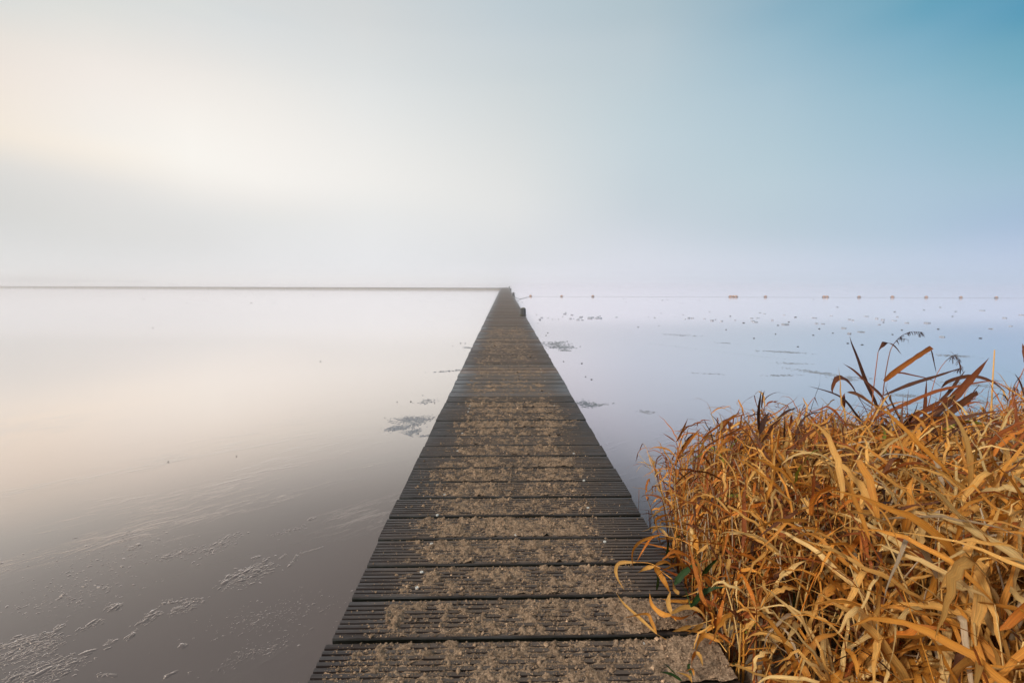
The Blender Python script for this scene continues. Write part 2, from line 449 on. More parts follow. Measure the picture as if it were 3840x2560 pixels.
def bank_h(x, y):
    x = np.asarray(x, float); y = np.asarray(y, float)
    # shore: beyond the right edge of the boardwalk the land runs out to about y = 2.3, elsewhere it stays behind the camera
    shore_r = 1.75 + 0.55 * sstep(0.6, 1.6, x) + 0.15 * np.sin(x * 2.1) + 0.03 * x
    shore_l = np.where(x < -0.45, 0.25 - 0.05 * x * 0, 0.35)
    w = sstep(0.40, 0.62, x)
    shore = shore_l * (1 - w) + shore_r * w
    d = shore - y
    h = WATER - 0.12 + 0.40 * sstep(-0.45, 1.15, d)
    h = np.minimum(h, 0.006 + 0.02 * sstep(0.4, 0.6, x))
    under = sstep(-0.50, -0.46, x) * sstep(0.545, 0.525, x)       # kept just under the boards
    h = h - under * np.maximum(0, h + 0.06)
    return h + 0.022 * (fbm(x * 5, y * 5, 3, 4) - 0.5) * (1 - under)
gx = np.concatenate([np.linspace(-12, -0.8, 30), np.linspace(-0.76, 1.2, 150), np.linspace(1.25, 4, 60), np.linspace(4.2, 14, 30)])
gy = np.concatenate([np.linspace(-10, 0.2, 40), np.linspace(0.23, 2.9, 130), np.linspace(3, 4, 8)])
X, Y = np.meshgrid(gx, gy)
Z = bank_h(X, Y)
nx, ny = len(gx), len(gy)
I = (np.arange(ny - 1)[:, None] * nx + np.arange(nx - 1)[None, :]).ravel()
o = mesh_obj('sand_bank', np.stack([X, Y, Z], -1).reshape(-1, 3), np.stack([I, I + 1, I + nx + 1, I + nx], 1), M_BANK, smooth=True)
tag(o, kind='structure')

# ------------------------------------------------------------------ boardwalk
YAW = math.atan(0.0164)
BW = empty('boardwalk', (0.045, 0, 0), YAW)
tag(BW, 'long straight boardwalk of grooved dark planks strewn with sand, running out over the lake', 'boardwalk')
cy_, sy_ = math.cos(YAW), math.sin(YAW)
def to_world(u, v, z=0):
    return np.array([0.045 + u * cy_ - v * sy_, u * sy_ + v * cy_, z])
def to_local(p):
    dx, dy = p[0] - 0.045, p[1]
    return dx * cy_ + dy * sy_, -dx * sy_ + dy * cy_
PITCHP, PLANK, HALF = 0.155, 0.1405, 0.4975
V0, V1 = -0.62, 58.4
GD = 0.0075
# phase: a gap lies at photo row 2391 on the axis
_, vg = to_local(at(1830, 2391, 0))
V0 = vg - PITCHP * 10
POSTS = [to_local(at(1962, 1183.4, 0)), to_local(at(1925.6, 1109, 0)), to_local(at(1915, 1088.3, 0)), to_local(at(1910.3, 1078.8, 0))]
POSTV = [p[1] for p in POSTS]
def plank_profile(grooved, fine=True):
    p = [(0.003, -0.034), (0.0, -0.006)]
    if grooved and fine:
        n = 7; e0 = 0.007; e1 = 0.020           # plain lip at the front edge, ridges behind
        p.append((0.003, -0.001)); p.append((e1 * 0.5, 0.0))
        y = e1 * 0.7
        step = (PLANK - e0 - y) / n
        for i in range(n):
            p += [(y, 0.0), (y + 0.0012, -GD), (y + 0.0054, -GD), (y + 0.0068, -0.0004), (y + step * 0.75, 0.0)]
            y += step
        p += [(PLANK - 0.004, 0.0), (PLANK - 0.0005, -0.004), (PLANK, -0.034)]
    else:
        p += [(0.002, -0.001), (0.006, 0.0), (PLANK - 0.006, 0.0), (PLANK - 0.002, -0.001), (PLANK, -0.006), (PLANK - 0.003, -0.034)]
    return p
deck = MB()
nplank = int((V1 - V0) / PITCHP)
smooth_zone = (3.55, 4.95)
plank_z = {}
for i in range(nplank):
    v = V0 + i * PITCHP + 0.0045
    is_smooth = smooth_zone[0] < v < smooth_zone[1] or (v > 6 and random.random() < 0.35)
    fine = v < 14
    prof = plank_profile(not is_smooth, fine)
    x0 = -HALF + random.uniform(-0.006, 0.005); x1 = HALF + random.uniform(-0.005, 0.006)
    for pu, pv in POSTS:
        if v - 0.02 < pv + 0.07 and v + PLANK + 0.02 > pv - 0.07:
            x1 = pu - 0.074
    sk = random.uniform(-0.0012, 0.0012); dz = random.uniform(-0.0020, 0.0012); dz1 = dz + random.uniform(-0.001, 0.001)
    plank_z[i] = dz
    if is_smooth:
        t = random.choice([(0.07, 0.055, 0.048), (0.042, 0.042, 0.047), (0.05, 0.048, 0.052), (0.085, 0.055, 0.043), (0.036, 0.034, 0.035)]); b = random.uniform(0.75, 1.35); t = tuple(q * b for q in t)
    else:
        b = random.uniform(0.75, 1.3); t = (0.030 * b, 0.0215 * b, 0.019 * b)
        if v > 5: b = random.uniform(1.2, 2.2); t = tuple(q * b for q in t)
    n = len(prof)
    V = [(x0, v + y, z + dz) for y, z in prof] + [(x1, v + y + sk, z + dz1) for y, z in prof]
    F = [(k, k + 1, n + k + 1, n + k) for k in range(n - 1)] + [(n - 1, 0, n, 2 * n - 1), tuple(range(n))[::-1], tuple(range(n, 2 * n))]
    F = [f[::-1] for f in F]
    deck.add(V, F, t)
    for k, (y, z) in enumerate(prof):                  # near-black board sides paint in the shade of the gaps
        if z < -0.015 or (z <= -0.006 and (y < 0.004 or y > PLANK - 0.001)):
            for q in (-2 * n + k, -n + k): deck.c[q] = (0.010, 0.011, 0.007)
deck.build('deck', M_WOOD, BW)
VEND = V0 + nplank * PITCHP
for u in (-0.40, 0.0, 0.40):
    b = MB(); b.box(u - 0.035, u + 0.035, V0 + 0.02, VEND - 0.02, -0.175, -0.038, (0.05, 0.045, 0.042)); b.build('beam', M_BEAM, BW)
k = 0
for v in np.arange(2.6, VEND, 3.0):
    for u in (-0.43, 0.43):
        b = MB(); b.lathe([(0.06, -1.0), (0.06, -0.178)], 10, u, v, (0.04, 0.037, 0.034)); b.build('pile', M_BEAM, BW)
# screw heads
screws = [(1618, 2038), (1581, 2144), (1564, 2202), (1935, 2005), (2410, 2412), (1761.6, 1520.7), (1759.7, 1531), (1756, 1543), (2079, 1520.7), (2058, 1473.6), (2027.6, 1383.7), (2031, 1395),
          (1716, 1690), (1733, 1625), (1640, 1930), (1668, 1855), (2152, 1700), (2190, 1800), (2043, 1429), (2044, 1417), (2205, 1903), (2268, 2030)]
for px, py in screws:
    u, v = to_local(at(px, py, 0.0))
    b = MB(); b.lathe([(0.0058, -0.004), (0.0058, 0.0012), (0.0045, 0.0022), (0.0030, 0.0020), (0.0022, 0.0008)], 12, u, v); b.build('screw', M_STEEL, BW)

# mooring posts beside the deck
post_words = ['dark mossy mooring post beside the boardwalk, the tallest looking of the four', 'second mooring post out along the boardwalk, where the buoy rope starts',
              'third mooring post out along the boardwalk, pale with fog', 'faint foggy mooring post at the far end of the boardwalk']
for i, (pu, pv) in enumerate(POSTS):
    w = to_world(pu, pv)
    hgt = (0.205, 0.20, 0.18, 0.19)[i]
    r = 0.068
    ob = empty('mooring_post', tuple(w), YAW)
    tag(ob, post_words[i], 'mooring post', 'mooring posts along the boardwalk')
    jit = [random.uniform(-0.035, 0.035) for _ in range(18)]
    b = MB(); b.lathe([(r, -1.1), (r * 1.02, -0.03), (r * 1.0, hgt * 0.5), (r * 0.98, hgt * 0.82), (r * 0.88, hgt * 0.93)], 18, 0, 0, (1, 1, 1), jit)
    b.build('shaft', M_POST, ob)
    b = MB(); b.lathe([(r * 0.90, hgt * 0.925), (r * 0.80, hgt * 0.97), (r * 0.5, hgt * 1.02), (r * 0.1, hgt * 1.03)], 18, 0, 0, (1, 1, 1), jit)
    b.build('moss_cap', M_MOSS, ob, True)
    b = MB()
    jb = [random.uniform(-0.12, 0.2) for _ in range(18)]
    b.lathe([(r * 1.18, 0.002), (r * 1.16, 0.010), (r * 0.99, 0.024)], 18, 0, 0, (1, 1, 1), jb)
    b.build('moss_collar', M_MOSS, ob, True)

# ------------------------------------------------------------------ long low jetty crossing at the far end
A = at(1881, 1079.3, 0); B = at(0, 1073.3, 0)
dirj = (B - A) / np.linalg.norm(B - A); Lj = float(np.linalg.norm(B - A)) * 1.5
ang = math.atan2(dirj[1], dirj[0])
JT = empty('jetty', tuple(A), ang)
tag(JT, 'long low grey jetty lying across the water, half lost in fog', 'jetty')
b = MB()
for i in range(int(Lj / 0.5)):
    q = random.uniform(0.8, 1.2)
    b.box(0.5 * i + 0.004, 0.5 * i + 0.496, -1.0, 0.0, -0.05, random.uniform(-0.006, 0.0), (0.10 * q, 0.09 * q, 0.08 * q))
b.build('deck', M_BEAM, JT)
b = MB(); b.box(0.0, Lj, -0.98, -0.03, -0.30, -0.052); b.build('facing', M_TIMBER, JT)
for i in range(int(Lj / 4)):
    b = MB(); b.lathe([(0.05, -1.0), (0.05, -0.06)], 8, 2 + 4 * i, 0.025); b.build('pile', M_TIMBER, JT)

# ------------------------------------------------------------------ buoys and rope
def buoy_part(prof, n=18):
    V, F = [], []
    for (x, r) in prof:
        for i in range(n):
            a = 2 * math.pi * i / n; V.append((x, r * math.cos(a), r * math.sin(a)))
    for j in range(len(prof) - 1):
        for i in range(n):
            F.append((j * n + i, j * n + (i + 1) % n, (j + 1) * n + (i + 1) % n, (j + 1) * n + i))
    F.append(tuple(range(n))[::-1]); F.append(tuple((len(prof) - 1) * n + i for i in range(n)))
    return V, F
RB = 0.098
ball_prof = [(-RB * 1.05, 0.022), (-RB * 1.0, 0.03)] + [(RB * math.sin(t), RB * math.cos(t)) for t in np.linspace(-1.2, -0.05, 8)] + \
            [(-0.003, RB * 1.03), (0.003, RB * 1.03)] + [(RB * math.sin(t), RB * math.cos(t)) for t in np.linspace(0.05, 1.2, 8)] + [(RB * 1.0, 0.03), (RB * 1.05, 0.022)]
collar_prof = [(-0.004, 0.031), (-0.004, 0.044), (0.012, 0.044), (0.012, 0.031)]
# (photo x, row, cluster) : floats strung on the rope
buoys = [(1989.8, 1112, 'the float nearest the boardwalk on its rope'), (2106, 1112.4, 'second float out from the boardwalk'), (2223, 1113, 'third float out, last before the wide gap'),
         (2738.5, 1114.2, 'first of the three floats touching each other'), (2749.5, 1114.2, 'middle of the three floats touching each other'), (2760.5, 1114.3, 'last of the three floats touching each other'),
         (2870.4, 1114.6, 'single float between the triple and the pair'), (3090, 1115.2, 'inner float of the touching pair'), (3101, 1115.3, 'outer float of the touching pair'),
         (3221.5, 1115.8, 'single float just past the pair'), (3346, 1116, 'second single float past the pair'), (3473, 1116.6, 'third single float past the pair'),
         (3603, 1117.2, 'second to last float of the row'), (3736, 1118, 'last float of the row, farthest from the boardwalk')]
bm_ball = bm_low = bm_col = None
rope_pts = []
pu, pv = POSTS[1]
rope_pts.append(to_world(pu + 0.05, pv - 0.3, 0.02)); rope_pts.append(to_world(pu + 0.12, pv - 0.35, -0.12))
for i, (px, py, words_) in enumerate(buoys):
    p = at(px, py, WATER)
    ob = empty('buoy', (p[0], p[1], WATER + 0.034), random.uniform(-0.12, 0.12))
    tag(ob, 'faded orange ball buoy, ' + words_, 'buoy', 'orange buoys strung on a rope')
    ob.rotation_euler[0] = random.uniform(-0.3, 0.3)
    s = random.uniform(0.92, 1.06); ob.scale = (s, s, s)
    if bm_ball is None:
        V, F = buoy_part(ball_prof); bo = mesh_obj('ball', V, F, M_ORANGE, ob, smooth=True); bm_ball = bo.data
        V, F = buoy_part(collar_prof, 12); co = mesh_obj('collar', V, F, M_DARK, ob)
        bm_col = co.data
    else:
        bo = bpy.data.objects.new('ball', bm_ball); C.objects.link(bo); bo.parent = ob
        co = bpy.data.objects.new('collar', bm_col); C.objects.link(co); co.parent = ob
    co.location = (RB * 1.02, 0, 0)
    c2 = bpy.data.objects.new('collar', bm_col); C.objects.link(c2); c2.parent = ob; c2.location = (-RB * 1.07, 0, 0)
    # dark waterline weed around the lower half
    b = MB(); b.lathe([(1.012 * math.sqrt(RB * RB - z_ * z_), z_) for z_ in (-0.055, -0.04, -0.025, -0.012, -0.002)], 18); b.build('weed_band', M_DARK, ob, True)
    if rope_pts and len(rope_pts) > 2:
        q = rope_pts[-1]
        for t in (0.25, 0.5, 0.75):
            rope_pts.append(q + (np.array([p[0], p[1], WATER + 0.022]) - q) * t + np.array([0, random.uniform(-0.06, 0.06), -0.012 if t != 0.5 else -0.016]))
    else:
        q = rope_pts[-1]
        for t in (0.3, 0.6):
            e = q + (np.array([p[0], p[1], WATER]) - q) * t; e[2] = WATER + 0.008; rope_pts.append(e)
    rope_pts.append(np.array([p[0], p[1], WATER + 0.022]))
rope_pts.append(rope_pts[-1] + np.array([6, -0.2, -0.012]))
for p in rope_pts[2:]:
    p[2] = max(p[2], WATER - 0.003) if p[2] < WATER + 0.02 else p[2]
b = MB(); b.tube(rope_pts, [0.014] * 4 + [0.0042] * (len(rope_pts) - 4), 6)
tag(b.build('rope', M_ROPE), 'thin wet rope floating on the water between the orange buoys', 'rope')

# ------------------------------------------------------------------ ice plates and stones on the lake
z5 = [(640, 406, 36), (650, 391, 18), (388, 445, 34), (365, 468, 28), (704, 457, 30), (820, 434, 48), (815, 446, 40), (785, 468, 40), (835, 471, 38), (925, 441, 86), (918, 454, 60), (1010, 452, 84),
      (1005, 435, 40), (1210, 441, 30), (2005, 450, 30), (2045, 450, 40), (2180, 457, 26), (2265, 477, 34), (1965, 460, 18), (720, 416, 30), (172, 276, 12), (1290, 237, 12), (1322, 271, 12)]
z6 = [(133, 308, 22), (201, 312, 20), (299, 305, 14), (415, 291, 24), (457, 290, 36), (425, 310, 28), (437, 318, 40), (505, 259, 20), (646, 268, 16), (655, 335, 48), (562, 305, 14),
      (860, 288, 34), (877, 328, 20), (923, 331, 26), (982, 274, 16), (1068, 361, 26), (1111, 300, 18), (1134, 306, 14), (1195, 388, 56), (1231, 277, 30), (1304, 294, 20), (1348, 303, 22), (1323, 337, 18),
      (1428, 307, 30), (1451, 281, 14), (1520, 324, 24), (1666, 325, 46), (1772, 424, 32), (2215, 289, 24), (2257, 347, 16), (2118, 366, 14), (2053, 236, 36), (2335, 268, 30), (1757, 213, 14), (855, 157, 16), (1108, 400, 26)]
plates = [(1900 + u / 2.94, 1040 + v / 2.94, w / 2.94) for u, v, w in z5] + [(2600 + u / 1.897, 1040 + v / 1.897, w / 1.897) for u, v, w in z6]
def plate_mesh(wd, dp, th):
    n = random.randint(5, 8)
    a0 = random.random() * 6
    ring = [((0.5 * wd) * math.cos(a) * random.uniform(0.75, 1.05), (0.5 * dp) * math.sin(a) * random.uniform(0.75, 1.05)) for a in [a0 + 2 * math.pi * (i + random.uniform(-0.25, 0.25)) / n for i in range(n)]]
    V = [(x, y, -0.008) for x, y in ring] + [(x * 1.0, y * 1.0, th * 0.8) for x, y in ring] + [(x * 0.9, y * 0.88, th) for x, y in ring]
    F = [tuple(range(n))[::-1]] + [(i, (i + 1) % n, n + (i + 1) % n, n + i) for i in range(n)] + [(n + i, n + (i + 1) % n, 2 * n + (i + 1) % n, 2 * n + i) for i in range(n)] + [tuple(2 * n + i for i in range(n))]
    return V, F
special = {9: 'long thin ice plate among the floating pieces beside the first mooring post', 11: 'broad pale ice plate at the end of the pieces beside the first mooring post',
           8: 'dark thick ice piece lowest among those beside the first mooring post', 23 + 9: 'wide bright ice plate below the three touching floats', 23 + 18: 'largest ice plate lying above the tall reed seed head',
           23 + 26: 'wide pale ice plate lying alone below the third single float past the pair', 23 + 27: 'thick pale ice plate lying lowest among the scattered pieces, above the reeds'}
for i, (px, py, w) in enumerate(plates):
    p = at(px, py, WATER)
    wd = max(0.05, w * p[1] / F_PX); dp = min(0.5, wd * random.uniform(0.6, 1.0)) + 0.05
    V, F = plate_mesh(wd, dp, random.uniform(0.012, 0.030))
    ob = mesh_obj('ice_plate', V, F, M_ICE)
    ob.location = (p[0], p[1], WATER + 0.002); ob.rotation_euler = (random.uniform(-0.05, 0.06), random.uniform(-0.05, 0.05), random.uniform(-0.3, 0.3))
    tag(ob, special.get(i, 'small flat ice plate floating among the scattered pieces on the lake'), 'ice plate', 'ice plates floating on the lake')

def stone_mesh(r):
    V, F = [], []
    n = 7
    for j, (k, z) in enumerate([(0.75, -0.3), (1.0, 0.1), (0.8, 0.55), (0.35, 0.8)]):
        for i in range(n):
            a = 2 * math.pi * i / n + j * 0.3
            q = k * r * random.uniform(0.8, 1.15); V.append((q * math.cos(a), q * math.sin(a), z * r))
    for j in range(3):
        for i in range(n): F.append((j * n + i, j * n + (i + 1) % n, (j + 1) * n + (i + 1) % n, (j + 1) * n + i))
    F.append(tuple(3 * n + i for i in range(n))); F.append(tuple(range(n))[::-1])
    return V, F
stone_src = [stone_mesh(1.0) for _ in range(4)]
stone_me = []
stones = []
for (u, v) in [(585, 403), (853, 411), (992, 396), (1201, 479), (744, 493), (1098, 469), (1417, 406), (1612, 420), (2042, 433), (1483, 375), (896, 366), (1353, 320), (602, 341), (679, 318), (263, 276), (474, 252), (1432, 245), (1642, 232), (1757, 213), (1025, 212), (1866, 243), (1844, 278), (1742, 368), (2118, 366), (233, 372), (431, 433), (727, 284), (358, 324)]:
    stones.append((2600 + u / 1.897, 1040 + v / 1.897, 6 + random.random() * 3))
for (u, v) in [(329, 415), (457, 447), (740, 457), (537, 462), (1857, 432), (1705, 396), (1563, 437), (1633, 445), (1942, 642), (435, 640), (453, 612), (1450, 547), (1680, 533), (344, 505), (1926, 284), (1770, 248), (1718, 252), (2126, 254), (502, 462), (572, 462), (618, 434), (1947, 413), (2302, 465), (2236, 378), (1030, 427)]:
    stones.append((1900 + u / 2.94, 1040 + v / 2.94, 3.5 + random.random() * 1.8))
for (u, v) in [(655, 505), (535, 778), (485, 737), (367, 799), (233, 802), (112, 958), (600, 815), (2043, 425), (1865, 406), (2080, 555), (2138, 582), (1710, 125), (900, 228), (777, 254), (855, 227)]:
    stones.append((1400 + u / 2.613, 1200 + v / 2.613, 4 + random.random() * 2.5))
for (u, v) in [(978, 89), (595, 187), (655, 708), (1248, 317), (921, 686), (561, 75), (1070, 89), (80, 74), (1224, 63), (728, 90)]:
    stones.append((u / 1.0385, 1050 + v / 1.0385, 4 + random.random() * 3))
for i, (px, py, w) in enumerate(stones):
    p = at(px, py, WATER)
    s = 0.5 * w * p[1] / F_PX
    if i < 4:
        ob = mesh_obj('stone', stone_src[i][0], stone_src[i][1], M_STONE); stone_me.append(ob.data)
    else:
        ob = bpy.data.objects.new('stone', stone_me[i % 4]); C.objects.link(ob)
    ob.location = (p[0], p[1], WATER + 0.003); ob.scale = (s * random.uniform(0.8, 1.4), s * random.uniform(0.8, 1.2), s * random.uniform(0.45, 0.75)); ob.rotation_euler = (0, 0, random.uniform(0, 6))
    tag(ob, 'tiny dark stone lying on the thin ice of the lake', 'stone', 'small dark stones lying on the ice')

# ------------------------------------------------------------------ crusts of broken ice crumbs
def crumbs(name, label, clusters, ks=0.36, kn=3.0, kh=1.0, mat=None):
    """clusters: (centre xy, axis vector xy half-length, half-width, count, size)"""
    Vs, Fs, base = [], [], 0
    n = 7
    for (c, axv, hw, cnt, size) in clusters:
        axv = np.asarray(axv, float); ln = np.linalg.norm(axv); ax = axv / ln; pe = np.array([-ax[1], ax[0]])
        for _ in range(int(cnt * kn)):
            a, bb = rng.normal(0, 0.5), rng.normal(0, 0.5)
            q = np.asarray(c) + axv * a + pe * hw * bb
            r = size * ks * rng.lognormal(0, 0.38); el_ = rng.uniform(1.0, 2.6)
            th = math.atan2(ax[1], ax[0]) + rng.normal(0, 0.5)
            hh = r * rng.uniform(0.25, 0.6) * kh
            ct, st = math.cos(th), math.sin(th)
            for (k, z) in ((1.0, -0.15), (0.86, 0.45), (0.45, 0.95)):
                for i in range(n):
                    an = 2 * math.pi * i / n; kk = k * rng.uniform(0.8, 1.15)
                    x, y = r * el_ * kk * math.cos(an), r * kk * math.sin(an)
                    Vs.append((q[0] + x * ct - y * st, q[1] + x * st + y * ct, WATER + z * hh))
            for j in range(2):
                for i in range(n): Fs.append((base + j * n + i, base + j * n + (i + 1) % n, base + (j + 1) * n + (i + 1) % n, base + (j + 1) * n + i))
            Fs.append(tuple(base + 2 * n + i for i in range(n)))
            base += 3 * n
    o = mesh_obj(name, np.array(Vs), Fs, mat or M_LAKE, smooth=True)
    tag(o, label, 'ice', kind='stuff')
def seg(px0, py0, px1, py1, hw_px, cnt, size):
    a, b = at(px0, py0, WATER)[:2], at(px1, py1, WATER)[:2]
    mid = at((px0 + px1) / 2, (py0 + py1) / 2 + hw_px, WATER)[:2]
    hw = np.linalg.norm(mid - (a + b) / 2)
    return ((a + b) / 2, (b - a) / 2, hw, cnt, size)
z4 = lambda u, v: (u / 1.809, 1700 + v / 1.809)
def seg4(u0, v0, u1, v1, w, cnt, size): return seg(*z4(u0, v0), *z4(u1, v1), w / 1.809, cnt, size)
crumbs('ice_crumbs', 'raised crumbs of refrozen ice scattered over the brown lake ice near the shore', [
    seg4(1520, 890, 1860, 740, 55, 190, 0.0085), seg4(1700, 720, 1760, 690, 8, 16, 0.007), seg4(1890, 720, 1960, 670, 6, 12, 0.006),
    seg4(1960, 770, 2030, 680, 8, 22, 0.007), seg4(2030, 680, 2190, 635, 5, 26, 0.006),
    seg4(950, 1160, 1090, 1060, 26, 46, 0.008), seg4(1100, 1000, 1400, 1000, 18, 26, 0.008), seg4(1140, 1085, 1340, 1020, 28, 46, 0.008), seg4(850, 1275, 930, 1190, 16, 16, 0.009),
    seg4(740, 1060, 800, 1020, 26, 36, 0.009), seg4(545, 1195, 690, 1130, 16, 24, 0.008), seg4(340, 1230, 430, 1150, 12, 26, 0.007), seg4(1230, 1310, 1240, 1300, 8, 4, 0.013),
    seg4(0, 1310, 280, 1250, 30, 90, 0.009), seg4(0, 1400, 420, 1280, 60, 160, 0.0075), seg4(60, 1520, 540, 1430, 70, 240, 0.0075), seg4(580, 1360, 620, 1345, 10, 8, 0.008),
    seg4(1040, 720, 1380, 640, 30, 90, 0.007), seg4(1380, 690, 1620, 540, 30, 80, 0.007), seg4(780, 560, 940, 560, 28, 36, 0.007), seg4(860, 650, 990, 620, 16, 24, 0.007),
    seg4(2090, 445, 2150, 430, 6, 9, 0.008), seg4(1800, 570, 2090, 490, 20, 24, 0.007), seg4(680, 1500, 790, 1495, 10, 12, 0.007), seg4(1140, 1500, 1200, 1480, 10, 8, 0.008),
    seg4(700, 1300, 770, 1270, 16, 14, 0.007), seg4(1360, 1200, 2300, 1000, 120, 120, 0.0045), seg4(200, 700, 1200, 700, 160, 110, 0.006), seg4(100, 1000, 900, 900, 110, 80, 0.006), seg4(1450, 1450, 2000, 1250, 60, 70, 0.005)], 0.40, 2.6, 0.42)
z7 = lambda u, v: (1400 + u / 2.613, 1200 + v / 2.613)
def seg7(u0, v0, u1, v1, w, cnt, size): return seg(*z7(u0, v0), *z7(u1, v1), w / 2.613, cnt, size)
crumbs('slush_patch', 'grey slush of tiny ice grains frozen to the lake beside the boardwalk', [
    seg7(130, 1075, 330, 1040, 22, 170, 0.010), seg7(200, 990, 560, 960, 34, 330, 0.010), seg7(240, 1080, 560, 960, 22, 200, 0.009), seg7(350, 1120, 440, 1060, 20, 110, 0.010), seg7(440, 1140, 540, 1130, 8, 40, 0.009),
    seg7(430, 820, 620, 780, 18, 46, 0.012), seg7(300, 1100, 400, 1140, 8, 30, 0.009),
    seg7(1690, 215, 1830, 260, 26, 130, 0.026), seg7(1760, 230, 1900, 205, 5, 50, 0.02), seg7(1740, 270, 1960, 260, 16, 150, 0.024), seg7(1830, 295, 1930, 298, 8, 40, 0.022),
    seg7(2010, 790, 2150, 850, 26, 110, 0.012), seg7(2080, 850, 2290, 820, 10, 90, 0.011), seg7(1900, 260, 980, 270, 0, 0, 0.02) if False else seg7(900, 275, 970, 265, 12, 40, 0.022),
    seg7(600, 510, 860, 490, 6, 30, 0.017), seg7(820, 480, 850, 500, 6, 14, 0.015)], 0.40, 1.9, 0.55, M_SLUSH)
zc2 = lambda u, v: (2250 + u / 1.479, 600 + v / 1.479)
z1 = lambda u, v: (2300 + u / 1.153, 1200 + v / 1.153)
def seg1(u0, v0, u1, v1, w, cnt, size): return seg(*z1(u0, v0), *z1(u1, v1), w / 1.153, cnt, size)
crumbs('slush_streak', 'thin dark streaks of slush on the lake beyond the reeds', [seg(*zc2(215, 1010), *zc2(740, 1070), 0.4, 110, 0.008), seg(*zc2(740, 1070), *zc2(1040, 1105), 0.4, 70, 0.008),
    seg1(650, 133, 840, 143, 3, 150, 0.022), seg1(690, 185, 860, 190, 3, 60, 0.02), seg1(760, 210, 1010, 245, 6, 170, 0.02), seg1(640, 240, 800, 238, 3, 60, 0.02),
    seg1(930, 255, 1130, 250, 8, 130, 0.02), seg1(1390, 150, 1560, 160, 5, 130, 0.022), seg1(1180, 320, 1340, 330, 6, 110, 0.017), seg1(1430, 270, 1690, 290, 8, 160, 0.019), seg1(330, 228, 480, 235, 2, 40, 0.016),
    seg1(100, 395, 180, 400, 7, 60, 0.012), seg1(200, 60, 380, 70, 4, 70, 0.026), seg1(440, 96, 520, 102, 2, 40, 0.02), seg1(1560, 340, 1640, 365, 6, 60, 0.016)], 0.30, 1.5, 0.55, M_SLUSH)

# ------------------------------------------------------------------ sand strewn over the planks
def prof_height(v):
    """deck surface at distance v: nan in the gaps"""
    i = np.floor((v - V0 - 0.0045) / PITCHP); y = (v - V0 - 0.0045) - i * PITCHP
    gap = (y > PLANK - 0.003) | (y < 0.003)
    e1 = 0.020 * 0.7; step = (PLANK - 0.007 - e1) / 7
    k = np.floor((y - e1) / step); yy = (y - e1) - k * step
    groove = (y > e1) & (k < 7) & (yy > 0.0006) & (yy < 0.0062)
    sm = (v > smooth_zone[0]) & (v < smooth_zone[1])
    return np.where(groove & ~sm, -GD, 0.0), gap
def sand_level(u, v):
    e = 0.10 * (fbm(v * 1.7 + 3, u * 0 + 5, 5, 3) - 0.5)
    e2 = 0.16 * (fbm(v * 5 + 9, u * 9, 8, 3) - 0.5)
    nearf = sstep(1.35, 0.95, v)
    wl_ = sstep(-0.54 - 0.02 * nearf, -0.27 - 0.10 * nearf, u + e + e2)
    wr_ = 1 - sstep(0.24 + 0.25 * nearf, 0.52 + 0.30 * nearf, u + e + e2)
    cov = wl_ * wr_
    big = fbm(u * 7, v * 5, 21, 4)
    mid = fbm(u * 38, v * 42, 31, 4)
    sm = fbm(u * 95, v * 95, 41, 3)
    far = sstep(2.6, 5.0, v)
    s = -0.0125 + cov * (0.0103 - 0.0010 * far) + 0.0060 * (big - 0.5) * cov + 0.0150 * (mid - 0.47) * cov + 0.0090 * (sm - 0.5) * sstep(0.0, 0.3, cov)
    s = s + 0.016 * sstep(0.22, 0.44, u + e2) * sstep(1.32, 1.12, v + e)
    lump = sstep(0.63, 0.80, mid) * cov
    s = s + lump * 0.0075 * sm
    return s, cov
SV, SF, SC, sb = [], [], [], 0
for (va, vb, du, dv) in ((0.66, 2.2, 0.0036, 0.0030), (2.2, 4.2, 0.006, 0.0055), (4.2, 9.0, 0.011, 0.0105)):
    us = np.arange(-HALF + 0.012, HALF - 0.004, du); vs = np.arange(va, vb + dv * 0.5, dv)
    U, Vv = np.meshgrid(us, vs)
    s, cov = sand_level(U, Vv)
    hgt, gap = prof_height(Vv)
    keep_v = (s > hgt - 0.0008) & ~gap & (s > -GD + 0.0003)
    zz = np.where(gap, -0.02, np.maximum(s, -GD - 0.004))
    n_u = len(us)
    I = (np.arange(len(vs) - 1)[:, None] * n_u + np.arange(n_u - 1)[None, :])
    kf = keep_v[:-1, :-1] | keep_v[1:, :-1] | keep_v[:-1, 1:] | keep_v[1:, 1:]
    kf &= ~(gap[:-1, :-1] | gap[1:, :-1])
    I = I[kf]
    quad = np.stack([I, I + 1, I + n_u + 1, I + n_u], 1)
    used = np.unique(quad); remap = np.full(U.size, -1); remap[used] = np.arange(len(used))
    SV.append(np.stack([U, Vv, zz], -1).reshape(-1, 3)[used]); SF.append(remap[quad] + sb); sb += len(used)
    SC.append(np.ones((len(used), 3)))
SV, SF, SC = np.concatenate(SV), np.concatenate(SF), np.concatenate(SC)
